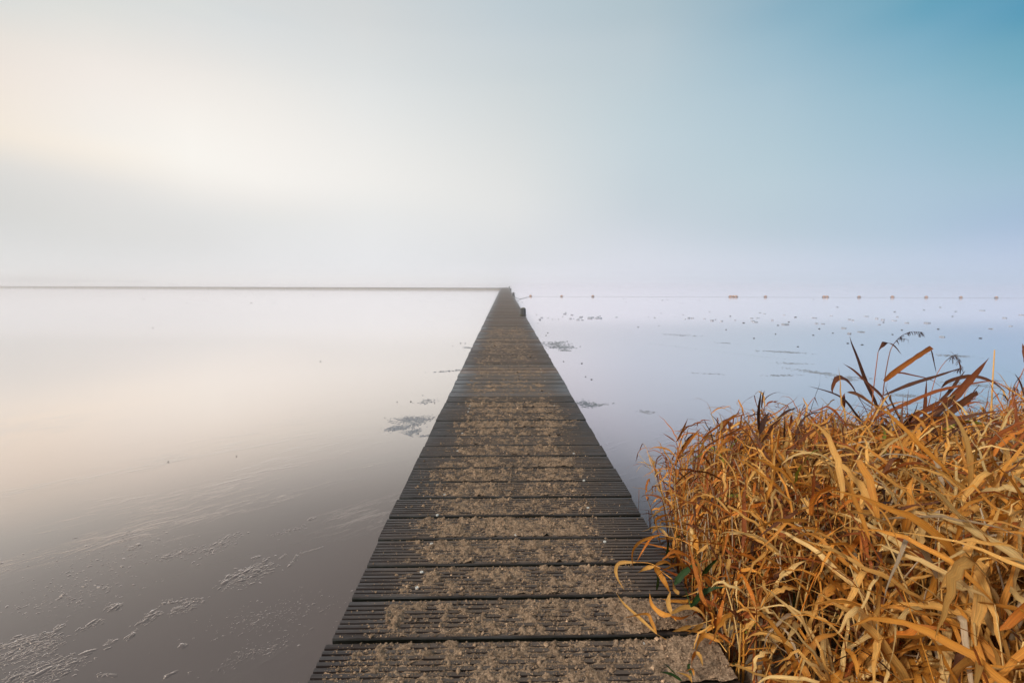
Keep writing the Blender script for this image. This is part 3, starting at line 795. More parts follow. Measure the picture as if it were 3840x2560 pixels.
# loose grains and crumbs lying on top (octahedra, drawn as degenerate-free quads)
def grains(N, r0, r1, va, vb, bias):
    u = rng.uniform(-HALF + 0.02, HALF - 0.015, N); v = va + (vb - va) * rng.random(N) ** bias
    s, cov = sand_level(u, v); hgt, gap = prof_height(v)
    keep = (~gap) & (rng.random(N) < np.clip(cov * 1.0 + 0.02, 0, 1)) & ((s > hgt - 0.004) | (rng.random(N) < 0.25))
    u, v, s, hgt = u[keep], v[keep], s[keep], hgt[keep]
    n = len(u)
    r = r0 + (r1 - r0) * rng.random(n) ** 2.2
    z = np.maximum(s, hgt) + r * 0.3
    c = np.stack([u, v, z], 1)
    base = np.array([(1, 0, 0), (0, 1, 0), (-1, 0, 0), (0, -1, 0), (0, 0, 1)], float)      # the bottom is buried
    P = c[:, None, :] + base[None] * r[:, None, None] * rng.uniform(0.55, 1.25, (n, 5, 3)) + rng.normal(0, 0.22, (n, 5, 3)) * r[:, None, None]
    T = np.array([(0, 1, 4), (1, 2, 4), (2, 3, 4), (3, 0, 4)])
    Fg = (np.arange(n)[:, None, None] * 5 + T[None]).reshape(-1, 3)
    tone = rng.uniform(0.45, 1.55, (n, 1)) * np.where(rng.random((n, 1)) < 0.04, 2.0, 1.0)
    cc = np.repeat(tone * np.array([[1.0, 0.97, 0.94]]), 5, 0)
    return P.reshape(-1, 3), Fg, cc
o = mesh_obj('sand', SV, SF, M_SAND, BW, SC, smooth=True)
o.parent = None; o.location = BW.location; o.rotation_euler = BW.rotation_euler
tag(o, 'damp brown sand strewn along the middle of the boardwalk planks', 'sand', kind='stuff')
parts = [grains(80000, 0.0007, 0.0022, 0.7, 2.5, 1.3), grains(36000, 0.0012, 0.0036, 0.7, 3.8, 1.2), grains(7000, 0.0028, 0.0070, 0.7, 3.4, 1.2)]
gV, gF, gC, gb = [], [], [], 0
for P, Fg, cc in parts:
    gV.append(P); gF.append(Fg + gb); gC.append(cc); gb += len(P)
o = mesh_obj('sand_grains', np.concatenate(gV), np.concatenate(gF), M_SAND, None, np.concatenate(gC))
o.location = BW.location; o.rotation_euler = BW.rotation_euler
tag(o, 'loose sand grains and crumbs lying on top of the strewn sand', 'sand', kind='stuff')

# ------------------------------------------------------------------ reeds
PAL = {k: lin(v) for k, v in dict(pale=(238, 198, 130), straw=(228, 172, 92), gold=(222, 150, 60), orange=(206, 122, 42), rust=(160, 86, 36), brown=(118, 68, 36), dark=(82, 48, 30), grey=(196, 172, 142), green=(44, 74, 30), lime=(150, 152, 52)).items()}
def pick_cols(n, weights):
    ks = list(weights); w = np.array([weights[k] for k in ks], float); w /= w.sum()
    idx = rng.choice(len(ks), n, p=w)
    c = np.array([PAL[k] for k in ks])[idx]
    return c * 0.84 * rng.uniform(0.7, 1.15, (n, 1))
MS = 11
def wprofile(t):
    return np.clip(np.minimum(1, (t / 0.22) ** 0.6 * 0.72 + 0.28), 0, 1) * (1 - np.clip((t - 0.35) / 0.65, 0, 1) ** 1.7) + 0.012
def ribbons(P, W, roll, fold, cols, seed0, ref=None, blunt=None):
    """P (N,M+1,3) centre lines -> folded blades, three vertices across"""
    N, m1, _ = P.shape
    d = np.empty_like(P); d[:, 1:-1] = P[:, 2:] - P[:, :-2]; d[:, 0] = P[:, 1] - P[:, 0]; d[:, -1] = P[:, -1] - P[:, -2]
    d /= np.linalg.norm(d, axis=2, keepdims=True) + 1e-9
    if ref is None:
        s = np.cross(d, np.array([0, 0, 1.0])); ln = np.linalg.norm(s, axis=2, keepdims=True)
        s = np.where(ln > 0.05, s / (ln + 1e-9), np.array([1.0, 0, 0]))
        # keep the sideways vector continuous when the blade passes the vertical
        for k in range(1, m1):
            fl = np.sum(s[:, k] * s[:, k - 1], 1) < 0
            s[fl, k] *= -1
    else:
        s = np.cross(d, ref); s /= np.linalg.norm(s, axis=2, keepdims=True) + 1e-9
    nrm = np.cross(s, d)
    cr, sr = np.cos(roll)[..., None], np.sin(roll)[..., None]
    wv = s * cr + nrm * sr; nv = nrm * cr - s * sr
    t = np.linspace(0, 1, m1)[None, :]
    w = W[:, None] * wprofile(t)
    if blunt is not None:
        w = np.where(blunt[:, None], W[:, None] * np.minimum(1, 0.4 + 3 * t) * (1 - 0.25 * t), w)
    w = (w * rng.uniform(0.84, 1.12, w.shape))[..., None]
    fo = np.broadcast_to(np.asarray(fold), (N,))[:, None, None]
    V = np.stack([P - wv * w * 0.5 + nv * w * fo, P, P + wv * w * 0.5 + nv * w * fo], 2)     # N,m1,3,3
    i = (np.arange(m1 - 1)[:, None] * 3 + np.arange(2)[None, :]).ravel()
    q = np.stack([i, i + 1, i + 4, i + 3], 1)
    F = (np.arange(N)[:, None, None] * (m1 * 3) + q[None]).reshape(-1, 4)
    tt = np.broadcast_to(t[:, :, None], (N, m1, 3)); uu = np.broadcast_to(np.array([-0.5, 0, 0.5])[None, None], (N, m1, 3))
    sd = (seed0 + np.arange(N) * 7.31)[:, None, None] * np.ones((N, m1, 3))
    luv = np.stack([uu + sd, tt * 2 + sd * 0.37, uu], -1).reshape(-1, 3)
    tipf = 1 - 0.30 * np.clip((tt - 0.6) / 0.4, 0, 1)
    cc = (cols[:, None, None, :] * tipf[..., None]).reshape(-1, 3)
    return V.reshape(-1, 3), F, cc, luv
def blades(base, az_, p0, p1, L_, W, c_exp, bend, roll0, twist, tb, pb, cols, fold=0.10):
    N = len(base); t = (np.arange(MS) + 0.5) / MS
    pit = p0[:, None] + (p1 - p0)[:, None] * t[None] ** c_exp[:, None]
    pit = np.where(t[None] > tb[:, None], pb[:, None], pit)
    a = az_[:, None] + bend[:, None] * t[None]
    d = np.stack([np.cos(pit) * np.cos(a), np.cos(pit) * np.sin(a), np.sin(pit)], -1) * (L_ / MS)[:, None, None]
    P = np.concatenate([base[:, None], base[:, None] + np.cumsum(d, 1)], 1)
    P[:, 1:] += rng.normal(0, 0.0016, (N, MS, 3))
    W = W * 1.0
    g = bank_h(P[..., 0], P[..., 1]) + 0.006
    on_deck = (np.abs(P[..., 0] - 0.03) < 0.53)
    g = np.where(on_deck, 0.010, np.maximum(g, WATER + 0.01))
    P[..., 2] = np.maximum(P[..., 2], g)
    tt = np.linspace(0, 1, MS + 1)[None]
    roll = roll0[:, None] + twist[:, None] * tt
    return ribbons(P, W, roll, fold, cols, rng.uniform(0, 50), None, rng.random(N) < 0.05)
def tubes(P, rad, cols, ns=5):
    """P (N,K,3), rad (N,K)"""
    N, K, _ = P.shape
    d = np.empty_like(P); d[:, 1:-1] = P[:, 2:] - P[:, :-2]; d[:, 0] = P[:, 1] - P[:, 0]; d[:, -1] = P[:, -1] - P[:, -2]
    d /= np.linalg.norm(d, axis=2, keepdims=True) + 1e-9
    u = np.cross(d, np.array([0.21, 0.97, 0.1])); u /= np.linalg.norm(u, axis=2, keepdims=True) + 1e-9; v = np.cross(d, u)
    a = 2 * np.pi * np.arange(ns) / ns
    V = P[:, :, None, :] + rad[:, :, None, None] * (np.cos(a)[None, None, :, None] * u[:, :, None] + np.sin(a)[None, None, :, None] * v[:, :, None])
    k = np.arange(K - 1)[:, None] * ns; s = np.arange(ns)[None]
    q = np.stack([k + s, k + (s + 1) % ns, k + ns + (s + 1) % ns, k + ns + s], -1).reshape(-1, 4)
    F = (np.arange(N)[:, None, None] * (K * ns) + q[None]).reshape(-1, 4)
    cc = np.repeat(cols, K * ns, 0)
    luv = np.stack([np.tile(np.arange(ns) / ns, N * K), np.repeat(np.tile(np.arange(K) * 0.6, N), ns) + np.repeat(np.arange(N) * 3.7, K * ns), np.zeros(N * K * ns)], 1)
    return V.reshape(-1, 3), F, cc, luv

# where the clump stands
def sample_bases(N):
    out = []
    while len(out) < N:
        x = rng.uniform(0.50, 3.4); y = rng.uniform(0.30, 2.75)
        if y < 0.75 and x < 0.60: continue
        left = 0.550 + 0.02 * math.sin(y * 9) + max(0, y - 1.35) * 0.22 + max(0, y - 1.85) * 0.35
        if y < 1.18: left = 0.575 + 0.06 * math.sin(y * 11)
        if x < left: continue
        if y > 2.25 + 0.10 * math.sin(x * 5) + 0.12 * (x - 0.8): continue
        if x > 1.32 * y + 0.50: continue          # far outside the view
        out.append((x, y))
    return np.array(out)
NB = 5000
bxy = sample_bases(NB)
gz = bank_h(bxy[:, 0], bxy[:, 1])
base = np.stack([bxy[:, 0], bxy[:, 1], np.maximum(gz, WATER - 0.05) - 0.01], 1)
# crown of the clump: higher close to the camera and outward, lower over the water's edge
top = 0.50 - 0.17 * (bxy[:, 1] - 0.8) + 0.06 * np.clip(bxy[:, 0] - 1.0, -0.4, 1.2) - 0.22 * sstep(0.85, 0.52, bxy[:, 0]) * sstep(1.5, 0.8, bxy[:, 1]) - 0.05 * sstep(0.9, 0.55, bxy[:, 0])
top -= 0.30 * sstep(1.05, 0.75, bxy[:, 1]) * sstep(0.80, 0.60, bxy[:, 0])
zc_ = base[:, 1] * math.cos(PITCH) + 0.10
ppx = 512 + base[:, 0] / zc_ * 455
row = np.interp(ppx, [640, 660, 672, 690, 720, 760, 850, 900, 960, 1000, 1030, 1100], [520, 500, 456, 438, 424, 414, 414, 424, 426, 400, 382, 372]) + 13
top = np.minimum(top - 0.05, CAM_H - (row - 280) / 455 * zc_)
top = top + np.where(rng.random(NB) < 0.09, rng.uniform(0.02, 0.085, NB), 0) * (base[:, 1] > 1.2)
hgt_ = np.clip(top - base[:, 2], 0.12, 0.9) * np.clip(rng.normal(0.86, 0.14, NB), 0.35, 1.08)
K = 8
tk = np.linspace(0, 1, K)[None]
laz = rng.uniform(0, 2 * np.pi, NB); laz = np.where(rng.random(NB) < 0.5, rng.normal(R(20), 0.9, NB), laz)
lean = np.abs(rng.normal(0.10, 0.12, NB)); crv = np.abs(rng.normal(0.06, 0.10, NB))
leanv = lean[:, None] * tk + crv[:, None] * tk ** 2
SP = base[:, None, :] + np.stack([np.cos(laz)[:, None] * leanv * hgt_[:, None], np.sin(laz)[:, None] * leanv * hgt_[:, None], hgt_[:, None] * tk * (1 - 0.10 * leanv)], -1)
over = np.maximum(0, 0.50 - SP[..., 0]) * (SP[..., 1] < 2); SP[..., 0] += over * 0.7
srad = rng.uniform(0.0015, 0.0029, NB)[:, None] * (1.15 - 0.55 * tk)
scol = pick_cols(NB, dict(straw=3.4, pale=2.4, gold=2, grey=1.8, rust=1.4, brown=1.5, orange=0.8))
# blades on each cane
nl = np.where(rng.random(NB) < 0.33, rng.integers(0, 2, NB), rng.integers(3, 8, NB))
owner = np.repeat(np.arange(NB), nl)
NL = len(owner)
tl = rng.uniform(0.15, 1.0, NL) ** 0.62
tl = np.where(rng.random(NL) < 0.22, 1.0, tl)
fi = tl * (K - 1); i0 = np.minimum(fi.astype(int), K - 2); fr = (fi - i0)[:, None]
lb = SP[owner, i0] * (1 - fr) + SP[owner, i0 + 1] * fr
laz_l = rng.uniform(0, 2 * np.pi, NL); wind = rng.random(NL) < 0.45; laz_l = np.where(wind, rng.normal(R(15), 0.8, NL), laz_l)
p0 = rng.normal(R(50), R(18), NL); p1 = rng.normal(R(-30), R(40), NL)
ylen = np.clip(1.12 - 0.12 * (lb[:, 1] - 0.8), 0.7, 1.2)
LL = rng.uniform(0.08, 0.235, NL) * ylen * (1 - 0.35 * sstep(0.72, 0.58, lb[:, 0])); WW = (0.0042 + 0.0082 * rng.random(NL) ** 1.4) * np.clip(1.25 - 0.22 * (lb[:, 1] - 0.6), 0.75, 1.3)
cexp = rng.uniform(0.7, 1.8, NL); bend = rng.normal(0, 0.5, NL); roll0 = rng.normal(0, 0.5, NL); tw = rng.normal(0, 1.0, NL)
tb = np.where(rng.random(NL) < 0.28, rng.uniform(0.3, 0.7, NL), 9); pb = rng.uniform(R(-88), R(-30), NL)
nearf = sstep(1.05, 0.70, lb[:, 1]); LL *= 1 + 0.15 * nearf; WW *= 1 + 0.25 * nearf
WW *= np.clip(1.0 - 0.14 * (lb[:, 1] - 0.9), 0.78, 1.0); LL *= 1.12
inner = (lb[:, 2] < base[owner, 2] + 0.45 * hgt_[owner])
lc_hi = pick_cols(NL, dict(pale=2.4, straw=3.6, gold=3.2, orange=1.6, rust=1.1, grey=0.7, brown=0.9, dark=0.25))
lc_lo = pick_cols(NL, dict(straw=0.8, gold=1.6, orange=2.2, rust=2.6, brown=3.0, dark=2.2, grey=0.3))  # low leaves browner, deepened to put the clump's inner shade into colour
far_or = pick_cols(NL, dict(gold=3, orange=2.8, rust=2.0, straw=2.0, brown=1.5, dark=0.7, lime=0.12))
leftside = rng.random(NL) < sstep(1.15, 1.75, lb[:, 1]) * 0.75 + 0.55 * sstep(1.0, 0.7, lb[:, 0])
lc_near = pick_cols(NL, dict(pale=2.6, straw=4.0, gold=3.0, grey=0.4))
isn = rng.random(NL) < nearf * 0.9
lc_hi[isn] = lc_near[isn]
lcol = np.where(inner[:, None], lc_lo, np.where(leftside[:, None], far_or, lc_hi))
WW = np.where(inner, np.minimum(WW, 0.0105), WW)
isn2 = rng.random(NL) < 0.8 * sstep(1.15, 0.85, lb[:, 1])
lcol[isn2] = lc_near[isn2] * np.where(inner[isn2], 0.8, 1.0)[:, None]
gr = (rng.random(NL) < 0.16 * sstep(0.95, 0.70, lb[:, 0]) * sstep(1.9, 1.5, lb[:, 1]) * sstep(0.8, 1.0, lb[:, 1])) & inner
lcol[gr] = PAL['green'] * rng.uniform(0.6, 1.1, (gr.sum(), 1))

LV, LFc, LCc, LU = blades(lb, laz_l, p0, p1, LL, WW, cexp, bend, roll0, tw, tb, pb, lcol)
TV, TF, TC, TU = tubes(SP, srad, scol)
# the canes that show largest become things of their own, the rest is one mass
toc = np.sqrt(((SP[:, -1] - np.array([0, 0, CAM_H])) ** 2).sum(1))
vis = np.abs(SP[:, -1, 0]) < 1.12 * SP[:, -1, 1]
score = toc + np.where(vis, 0, 5) + rng.uniform(0, 0.35, NB)
N_SINGLE = 230
single = np.argsort(score)[:N_SINGLE]
is_single = np.zeros(NB, bool); is_single[single] = True
nvl = (MS + 1) * 3; nfl = MS * 2; nvs = K * 5; nfs = (K - 1) * 5
LV = LV.reshape(NL, nvl, 3); LCc = LCc.reshape(NL, nvl, 3); LU = LU.reshape(NL, nvl, 3)
TV = TV.reshape(NB, nvs, 3); TC = TC.reshape(NB, nvs, 3); TU = TU.reshape(NB, nvs, 3)
leaf_tpl = LFc[:nfl]; stem_tpl = TF[:nfs]
def joined(V, Cc, U, tpl, sel, off=None):
    n = len(sel); nv = V.shape[1]
    F = (np.arange(n)[:, None, None] * nv + tpl[None]).reshape(-1, 4)
    v = V[sel].reshape(-1, 3)
    if off is not None: v = v - off
    return v, F, Cc[sel].reshape(-1, 3), U[sel].reshape(-1, 3)
rest_l = np.where(~is_single[owner])[0]; rest_s = np.where(~is_single)[0]
# low litter of fallen blades between the canes
NLT = 2600
lxy = sample_bases(NLT); lz = np.maximum(bank_h(lxy[:, 0], lxy[:, 1]), WATER) + rng.uniform(0.005, 0.10, NLT)
lt = blades(np.stack([lxy[:, 0], lxy[:, 1], lz], 1), rng.uniform(0, 6.28, NLT), rng.normal(0.35, 0.4, NLT), rng.normal(-0.6, 0.4, NLT), rng.uniform(0.08, 0.22, NLT), rng.uniform(0.006, 0.014, NLT),
            rng.uniform(0.8, 1.5, NLT), rng.normal(0, 0.6, NLT), rng.normal(0, 0.6, NLT), rng.normal(0, 1, NLT), np.full(NLT, 9.0), np.zeros(NLT), pick_cols(NLT, dict(orange=2, rust=2.4, brown=2, gold=1, straw=1, grey=0.6)))
v, f, c, u = joined(LV, LCc, LU, leaf_tpl, rest_l)
v = np.concatenate([v, lt[0]]); f = np.concatenate([f, lt[1] + len(joined(LV, LCc, LU, leaf_tpl, rest_l)[0])]); c = np.concatenate([c, lt[2]]); u = np.concatenate([u, lt[3]])
o = mesh_obj('reed_foliage', v, f, M_LEAF, None, c, u, smooth=True)
tag(o, 'dense tangled mass of dry golden reed leaves beside the boardwalk', 'reeds', kind='stuff')
v, f, c, u = joined(TV, TC, TU, stem_tpl, rest_s)
o = mesh_obj('reed_canes', v, f, M_STEM, None, c, u, smooth=True)
tag(o, 'crowded dry reed canes standing inside the golden reed clump', 'reeds', kind='stuff')
order = np.argsort(owner, kind='stable'); starts = np.searchsorted(owner[order], np.arange(NB + 1))
for i in single:
    org = base[i]
    ob = empty('reed', tuple(org))
    tag(ob, 'dry golden reed with broad curling leaves, standing in the dense clump beside the boardwalk', 'reed', 'reeds of the dense golden clump')
    v, f, c, u = joined(TV, TC, TU, stem_tpl, np.array([i]), org); mesh_obj('stem', v, f, M_STEM, ob, c, u, smooth=True)
    v, f, c, u = joined(LV, LCc, LU, leaf_tpl, order[starts[i]:starts[i + 1]], org); mesh_obj('foliage', v, f, M_LEAF, ob, c, u, smooth=True)

# ---- tall or leaning reeds that stand out one by one
def curve(pts, n):
    pts = np.asarray(pts, float)
    if len(pts) == 2: return pts[0] + (pts[1] - pts[0]) * np.linspace(0, 1, n)[:, None]
    e = np.concatenate([[2 * pts[0] - pts[1]], pts, [2 * pts[-1] - pts[-2]]])
    out = []
    for t in np.linspace(0, len(pts) - 1 - 1e-6, n):
        i = int(t); f = t - i; a, b, c_, d = e[i:i + 4]
        out.append(0.5 * (2 * b + (c_ - a) * f + (2 * a - 5 * b + 4 * c_ - d) * f * f + (3 * b - a - 3 * c_ + d) * f ** 3))
    return np.array(out)
def hand_reed(label, z, mp, scale, stem=None, leaves=(), heads=(), stem_w=8, stem_col='rust', dz=0.12, height=None):
    """pixel outlines give the directions; the reed gets its own distance z and leans in depth by up to dz"""
    def P(path, n, sgn):
        q = curve(path, n)
        out = []
        for k_, (u, v) in enumerate(q):
            px, py = mp(u, v)
            if height is not None:
                hh = height[0] + (height[1] - height[0]) * k_ / (n - 1); out.append(at(px, py, hh))
            else:
                out.append(at_depth(px, py, z + sgn * dz * (k_ / (n - 1))))
        return np.array(out)
    if stem:
        sp = P(stem, 8, 0)
        if height is None:
            foot = sp[0].copy(); foot[2] = max(float(bank_h(foot[0], foot[1])), WATER - 0.05) - 0.01
            foot[0] += 0.02
            if foot[2] < sp[0][2] - 0.02:
                mid = 0.5 * (foot + sp[0])
                sp = np.concatenate([[foot, mid], sp])
        org = sp[0].copy()
    else:
        org = P(leaves[0][0], 3, 0)[0].copy(); sp = None
    ob = empty('reed', tuple(org))
    tag(ob, label, 'reed')
    if sp is not None:
        rr = 0.5 * stem_w / scale * z / F_PX
        v, f, c, u = tubes(sp[None] - org, np.linspace(rr * 1.1, rr * 0.6, len(sp))[None], PAL[stem_col][None], 6)
        mesh_obj('stem', v, f, M_STEM, ob, c, u, smooth=True)
    if leaves:
        VV, FF, CC, UU, b0 = [], [], [], [], 0
        for j, lf in enumerate(leaves):
            path, w, col = lf[:3]; blunt = len(lf) > 3
            p = P(path, 13, 1 if j % 2 else -1)
            wd = (1.3 if height is None else 1.1) * w / scale * z / F_PX
            ref = np.array([0, -0.75, 0.66]) + rng.normal(0, 0.15, 3)
            v, f, c, u = ribbons(p[None] - org, np.array([wd]), (rng.normal(0, 0.25) + np.linspace(0, rng.normal(0, 0.6), 13))[None], 0.16, (PAL[col] * 0.86 * rng.uniform(0.75, 1.05) * (0.8 if height is None else 1.0))[None], rng.uniform(0, 90), ref, np.array([blunt]))
            VV.append(v); FF.append(f + b0); CC.append(c); UU.append(u); b0 += len(v)
        mesh_obj('foliage', np.concatenate(VV), np.concatenate(FF), M_LEAF, ob, np.concatenate(CC), np.concatenate(UU), smooth=True)
    for (path, spread, dens) in heads:
        p = P(path, 16, 1)
        VV, FF, CC, UU, b0 = [], [], [], [], 0
        v, f, c, u = tubes(p[None] - org, np.linspace(0.0013, 0.0006, 16)[None], PAL['dark'][None], 5)
        VV.append(v); FF.append(f); CC.append(c); UU.append(u); b0 += len(v)
        for k_ in range(dens):
            i = rng.integers(2, 15); q = p[i]
            dd = p[min(i + 2, 15)] - p[i - 1]; dd /= np.linalg.norm(dd) + 1e-9
            dv = dd + rng.normal(0, spread, 3) + np.array([0, 0, -0.25]); dv /= np.linalg.norm(dv)
            ln = rng.uniform(0.012, 0.034)
            pts = np.array([q, q + dv * ln * 0.5, q + dv * ln * 0.85 + np.array([0, 0, -0.006]), q + dv * ln + np.array([0, 0, -0.012])])
            pc = curve(pts, 7)
            v, f, c, u = ribbons(pc[None] - org, np.array([rng.uniform(0.0018, 0.0034)]), rng.normal(0, 0.8, (1, 7)) * 0 + rng.normal(0, 0.8), 0.2, (PAL[rng.choice(['dark', 'brown', 'dark'])] * 0.8)[None], rng.uniform(0, 90), np.array([0.2, -0.9, 0.3]))
            VV.append(v); FF.append(f + b0); CC.append(c); UU.append(u); b0 += len(v)
        mesh_obj('seed_head', np.concatenate(VV), np.concatenate(FF), M_LEAF, ob, np.concatenate(CC), np.concatenate(UU))
z9 = lambda u, v: (3000 + u / 2.8, 1200 + v / 2.8)
H9 = lambda *a, **k: hand_reed(*a[:2], z9, 2.8, **k)
H9('tall thin reed whose pale leaf folds over its tip, rising above the clump', 2.05, stem=[(735, 1130), (775, 700), (820, 335)], leaves=[([(818, 332), (845, 272), (910, 240), (990, 275), (1065, 362)], 34, 'brown'), ([(770, 760), (700, 650), (610, 600)], 16, 'rust')], stem_w=13, stem_col='rust')
H9('tallest reed, with a drooping slender seed head above the whole clump', 1.95, stem=[(850, 1040), (885, 650), (940, 350), (975, 265)],
   leaves=[([(885, 640), (1000, 540), (1200, 400), (1380, 283)], 44, 'orange', 1), ([(1372, 298), (1400, 430), (1432, 565)], 22, 'brown'), ([(1150, 1240), (1060, 1080), (960, 880), (885, 680)], 52, 'brown'), ([(910, 640), (1000, 555), (1180, 580), (1400, 640), (1570, 800)], 20, 'rust')],
   heads=[([(975, 262), (1040, 185), (1130, 132), (1200, 122), (1280, 128)], 0.16, 46), ([(1030, 200), (1085, 195), (1140, 207)], 0.1, 8)], stem_w=12, stem_col='brown')
H9('dark reed blade curving steeply up to a hair-thin tip, beside the tall cane', 2.1, stem=[(860, 1130), (848, 1010)], leaves=[([(850, 1015), (770, 830), (690, 660), (600, 400), (540, 250), (520, 165)], 36, 'brown'), ([(860, 1040), (760, 930), (640, 840), (590, 740)], 18, 'brown')], stem_w=12, stem_col='brown')
H9('reed with a long blade sloping back to a blunt tip over the slush streaks', 2.0, stem=[(890, 1130), (905, 1060), (935, 905)], leaves=[([(933, 902), (820, 770), (700, 660), (560, 530), (450, 455)], 40, 'rust')], stem_w=10, stem_col='brown')
H9('reed with one thin whip-like blade reaching far out over the water', 2.0, stem=[(760, 1290), (725, 1180)], leaves=[([(728, 1185), (600, 1020), (470, 850), (330, 765), (80, 690)], 42, 'brown')], stem_w=12, stem_col='brown')
H9('reed with a brown blade hooked over into a hanging curl', 2.05, stem=[(735, 1120), (700, 960), (590, 772)], leaves=[([(592, 775), (520, 670), (440, 610), (375, 625), (335, 720), (345, 780)], 44, 'rust')], stem_w=9, stem_col='brown')
H9('reed with a bright orange blade bent sharply down like an elbow', 1.9, stem=[(830, 1010), (790, 905)], leaves=[([(790, 908), (650, 815), (560, 770), (490, 758)], 52, 'orange'), ([(470, 770), (445, 800), (455, 880), (460, 955)], 40, 'rust')], stem_w=9, stem_col='rust')
H9('reed with a black tufted seed head hanging over on a thin bent stalk', 2.0, stem=[(1270, 1240), (1340, 930), (1400, 680), (1450, 540), (1530, 430)],
   leaves=[([(880, 790), (1150, 680), (1430, 590), (1730, 490)], 30, 'brown'), ([(1300, 1050), (1310, 850), (1330, 610)], 36, 'rust')],
   heads=[([(1530, 430), (1590, 383), (1640, 385), (1675, 460), (1690, 535)], 0.55, 60)], stem_w=9, stem_col='rust')
H9('reed with a very long narrow blade sweeping level across the tall canes', 1.95, stem=[(690, 1180), (700, 1060)], leaves=[([(700, 1062), (1000, 930), (1400, 760), (1700, 690), (2000, 640), (2170, 640)], 30, 'rust')], stem_w=10, stem_col='brown')
H9('reed with a broad red brown blade rising steeply to a long fine point', 1.85, stem=[(1300, 1160), (1390, 1000)], leaves=[([(1390, 1002), (1600, 830), (1740, 680), (1860, 550), (1985, 395)], 56, 'rust'), ([(1430, 900), (1560, 760), (1650, 640), (1740, 525)], 26, 'brown')], stem_w=12, stem_col='brown')
H9('reed with a wide pale brown blade ending in a torn blunt tip', 1.8, stem=[(1260, 1230), (1370, 1130)], leaves=[([(1370, 1132), (1600, 950), (1760, 830), (1870, 765)], 54, 'brown', 1), ([(1100, 1020), (1400, 930), (1750, 845), (1890, 815)], 32, 'rust')], stem_w=12, stem_col='brown')
H9('reed with a thin grey blade arching over in a wide bow', 2.1, stem=[(1460, 860), (1490, 702)], leaves=[([(1488, 704), (1560, 640), (1750, 590), (1900, 602), (2050, 665), (2180, 775)], 30, 'brown')], stem_w=8, stem_col='brown')
H9('bare upright reed stump with a broken pale top and no leaves', 1.9, stem=[(1998, 1190), (2020, 700), (2043, 312)], stem_w=19, stem_col='straw')
H9('dark bent reed leaning at the clump edge with a broad curled blade', 1.6, stem=[(2170, 1120), (2200, 1000), (2290, 660), (2370, 470)], leaves=[([(2352, 810), (2300, 650), (2250, 555)], 56, 'brown'), ([(2400, 520), (2370, 380), (2335, 245)], 46, 'rust')], stem_w=12, stem_col='rust')
H9('reed with long level rust brown blades lying across the top of the clump', 1.7, stem=[(1040, 1260), (1080, 1160)], leaves=[([(1080, 1160), (1400, 1060), (1750, 1010), (2230, 932)], 38, 'rust'), ([(1120, 1300), (1400, 1170), (1650, 1110), (1900, 1020)], 42, 'rust'), ([(1000, 1330), (1350, 1220), (1700, 1140), (2000, 1080)], 40, 'brown')], stem_w=11, stem_col='brown')
H9('reed with a green and yellow blade arching over the clump', 1.75, stem=[(1380, 1370), (1460, 1240)], leaves=[([(1460, 1245), (1560, 1130), (1700, 1075), (1850, 1080), (1990, 1120)], 50, 'lime'), ([(1470, 1180), (1700, 1200), (1950, 1240)], 24, 'green')], stem_w=10, stem_col='straw')
H9('reed with three dark brown blades fanning sideways in front of the tall canes', 1.7, stem=[(960, 1300), (1000, 1190)], leaves=[([(1000, 1192), (1200, 1090), (1450, 950), (1640, 795)], 44, 'brown'), ([(1000, 1180), (1180, 1020), (1420, 880), (1660, 765)], 36, 'rust'), ([(990, 1200), (1130, 1060), (1200, 960), (1240, 860)], 30, 'dark')], stem_w=11, stem_col='brown')
H9('reed with dark stiff blades crossing low among the pale leaves', 1.6, stem=[(1180, 1420), (1230, 1250)], leaves=[([(1230, 1252), (1500, 1110), (1780, 1010), (2050, 950)], 40, 'brown'), ([(1225, 1260), (1420, 1010), (1560, 880), (1640, 760)], 34, 'dark'), ([(1215, 1280), (1140, 1080), (1120, 900), (1140, 720)], 26, 'rust')], stem_w=11, stem_col='dark')
H9('drooping brown seed head lying among the pale leaves of the clump', 1.65, stem=[(640, 1430), (700, 1240), (740, 1170)], leaves=[([(690, 1260), (600, 1130), (470, 1080)], 34, 'gold')], heads=[([(740, 1170), (790, 1120), (860, 1090), (900, 1105)], 0.4, 50)], stem_w=9, stem_col='brown')
H9('smaller seed head nodding in the middle of the clump', 1.45, stem=[(560, 1560), (640, 1440), (700, 1400)], leaves=[([(620, 1470), (540, 1380), (420, 1350)], 36, 'straw')], heads=[([(700, 1400), (760, 1385), (840, 1405), (890, 1450)], 0.4, 50)], stem_w=9, stem_col='brown')
hz1 = lambda u, v: (2300 + u / 1.153, 1200 + v / 1.153)
H1 = lambda *a, **k: hand_reed(*a[:2], hz1, 1.153, **k)
H1('dark narrow reed spike standing up alone out of the golden clump', 1.75, stem=[(632, 640), (632, 480), (628, 380)], leaves=[([(628, 480), (626, 400), (640, 300)], 12, 'dark'), ([(632, 490), (650, 440), (675, 395)], 18, 'dark'), ([(640, 380), (645, 330), (655, 302)], 6, 'brown')], stem_w=5, stem_col='dark')
H1('forked dark reed with two upright blades, next to the narrow spike', 1.75, stem=[(725, 640), (735, 540)], leaves=[([(735, 545), (737, 470), (742, 412)], 15, 'dark'), ([(640, 530), (690, 460), (740, 400), (800, 378)], 12, 'brown'), ([(735, 520), (765, 440), (770, 410)], 12, 'rust')], stem_w=5, stem_col='brown')
H1('thin forked reed leaning out at the water edge of the clump', 1.95, stem=[(292, 640), (280, 560), (270, 525)], leaves=[([(272, 525), (295, 480), (322, 425)], 13, 'gold'), ([(268, 526), (240, 505), (212, 488)], 6, 'rust'), ([(280, 590), (330, 520), (380, 465)], 10, 'orange')], stem_w=4, stem_col='rust')
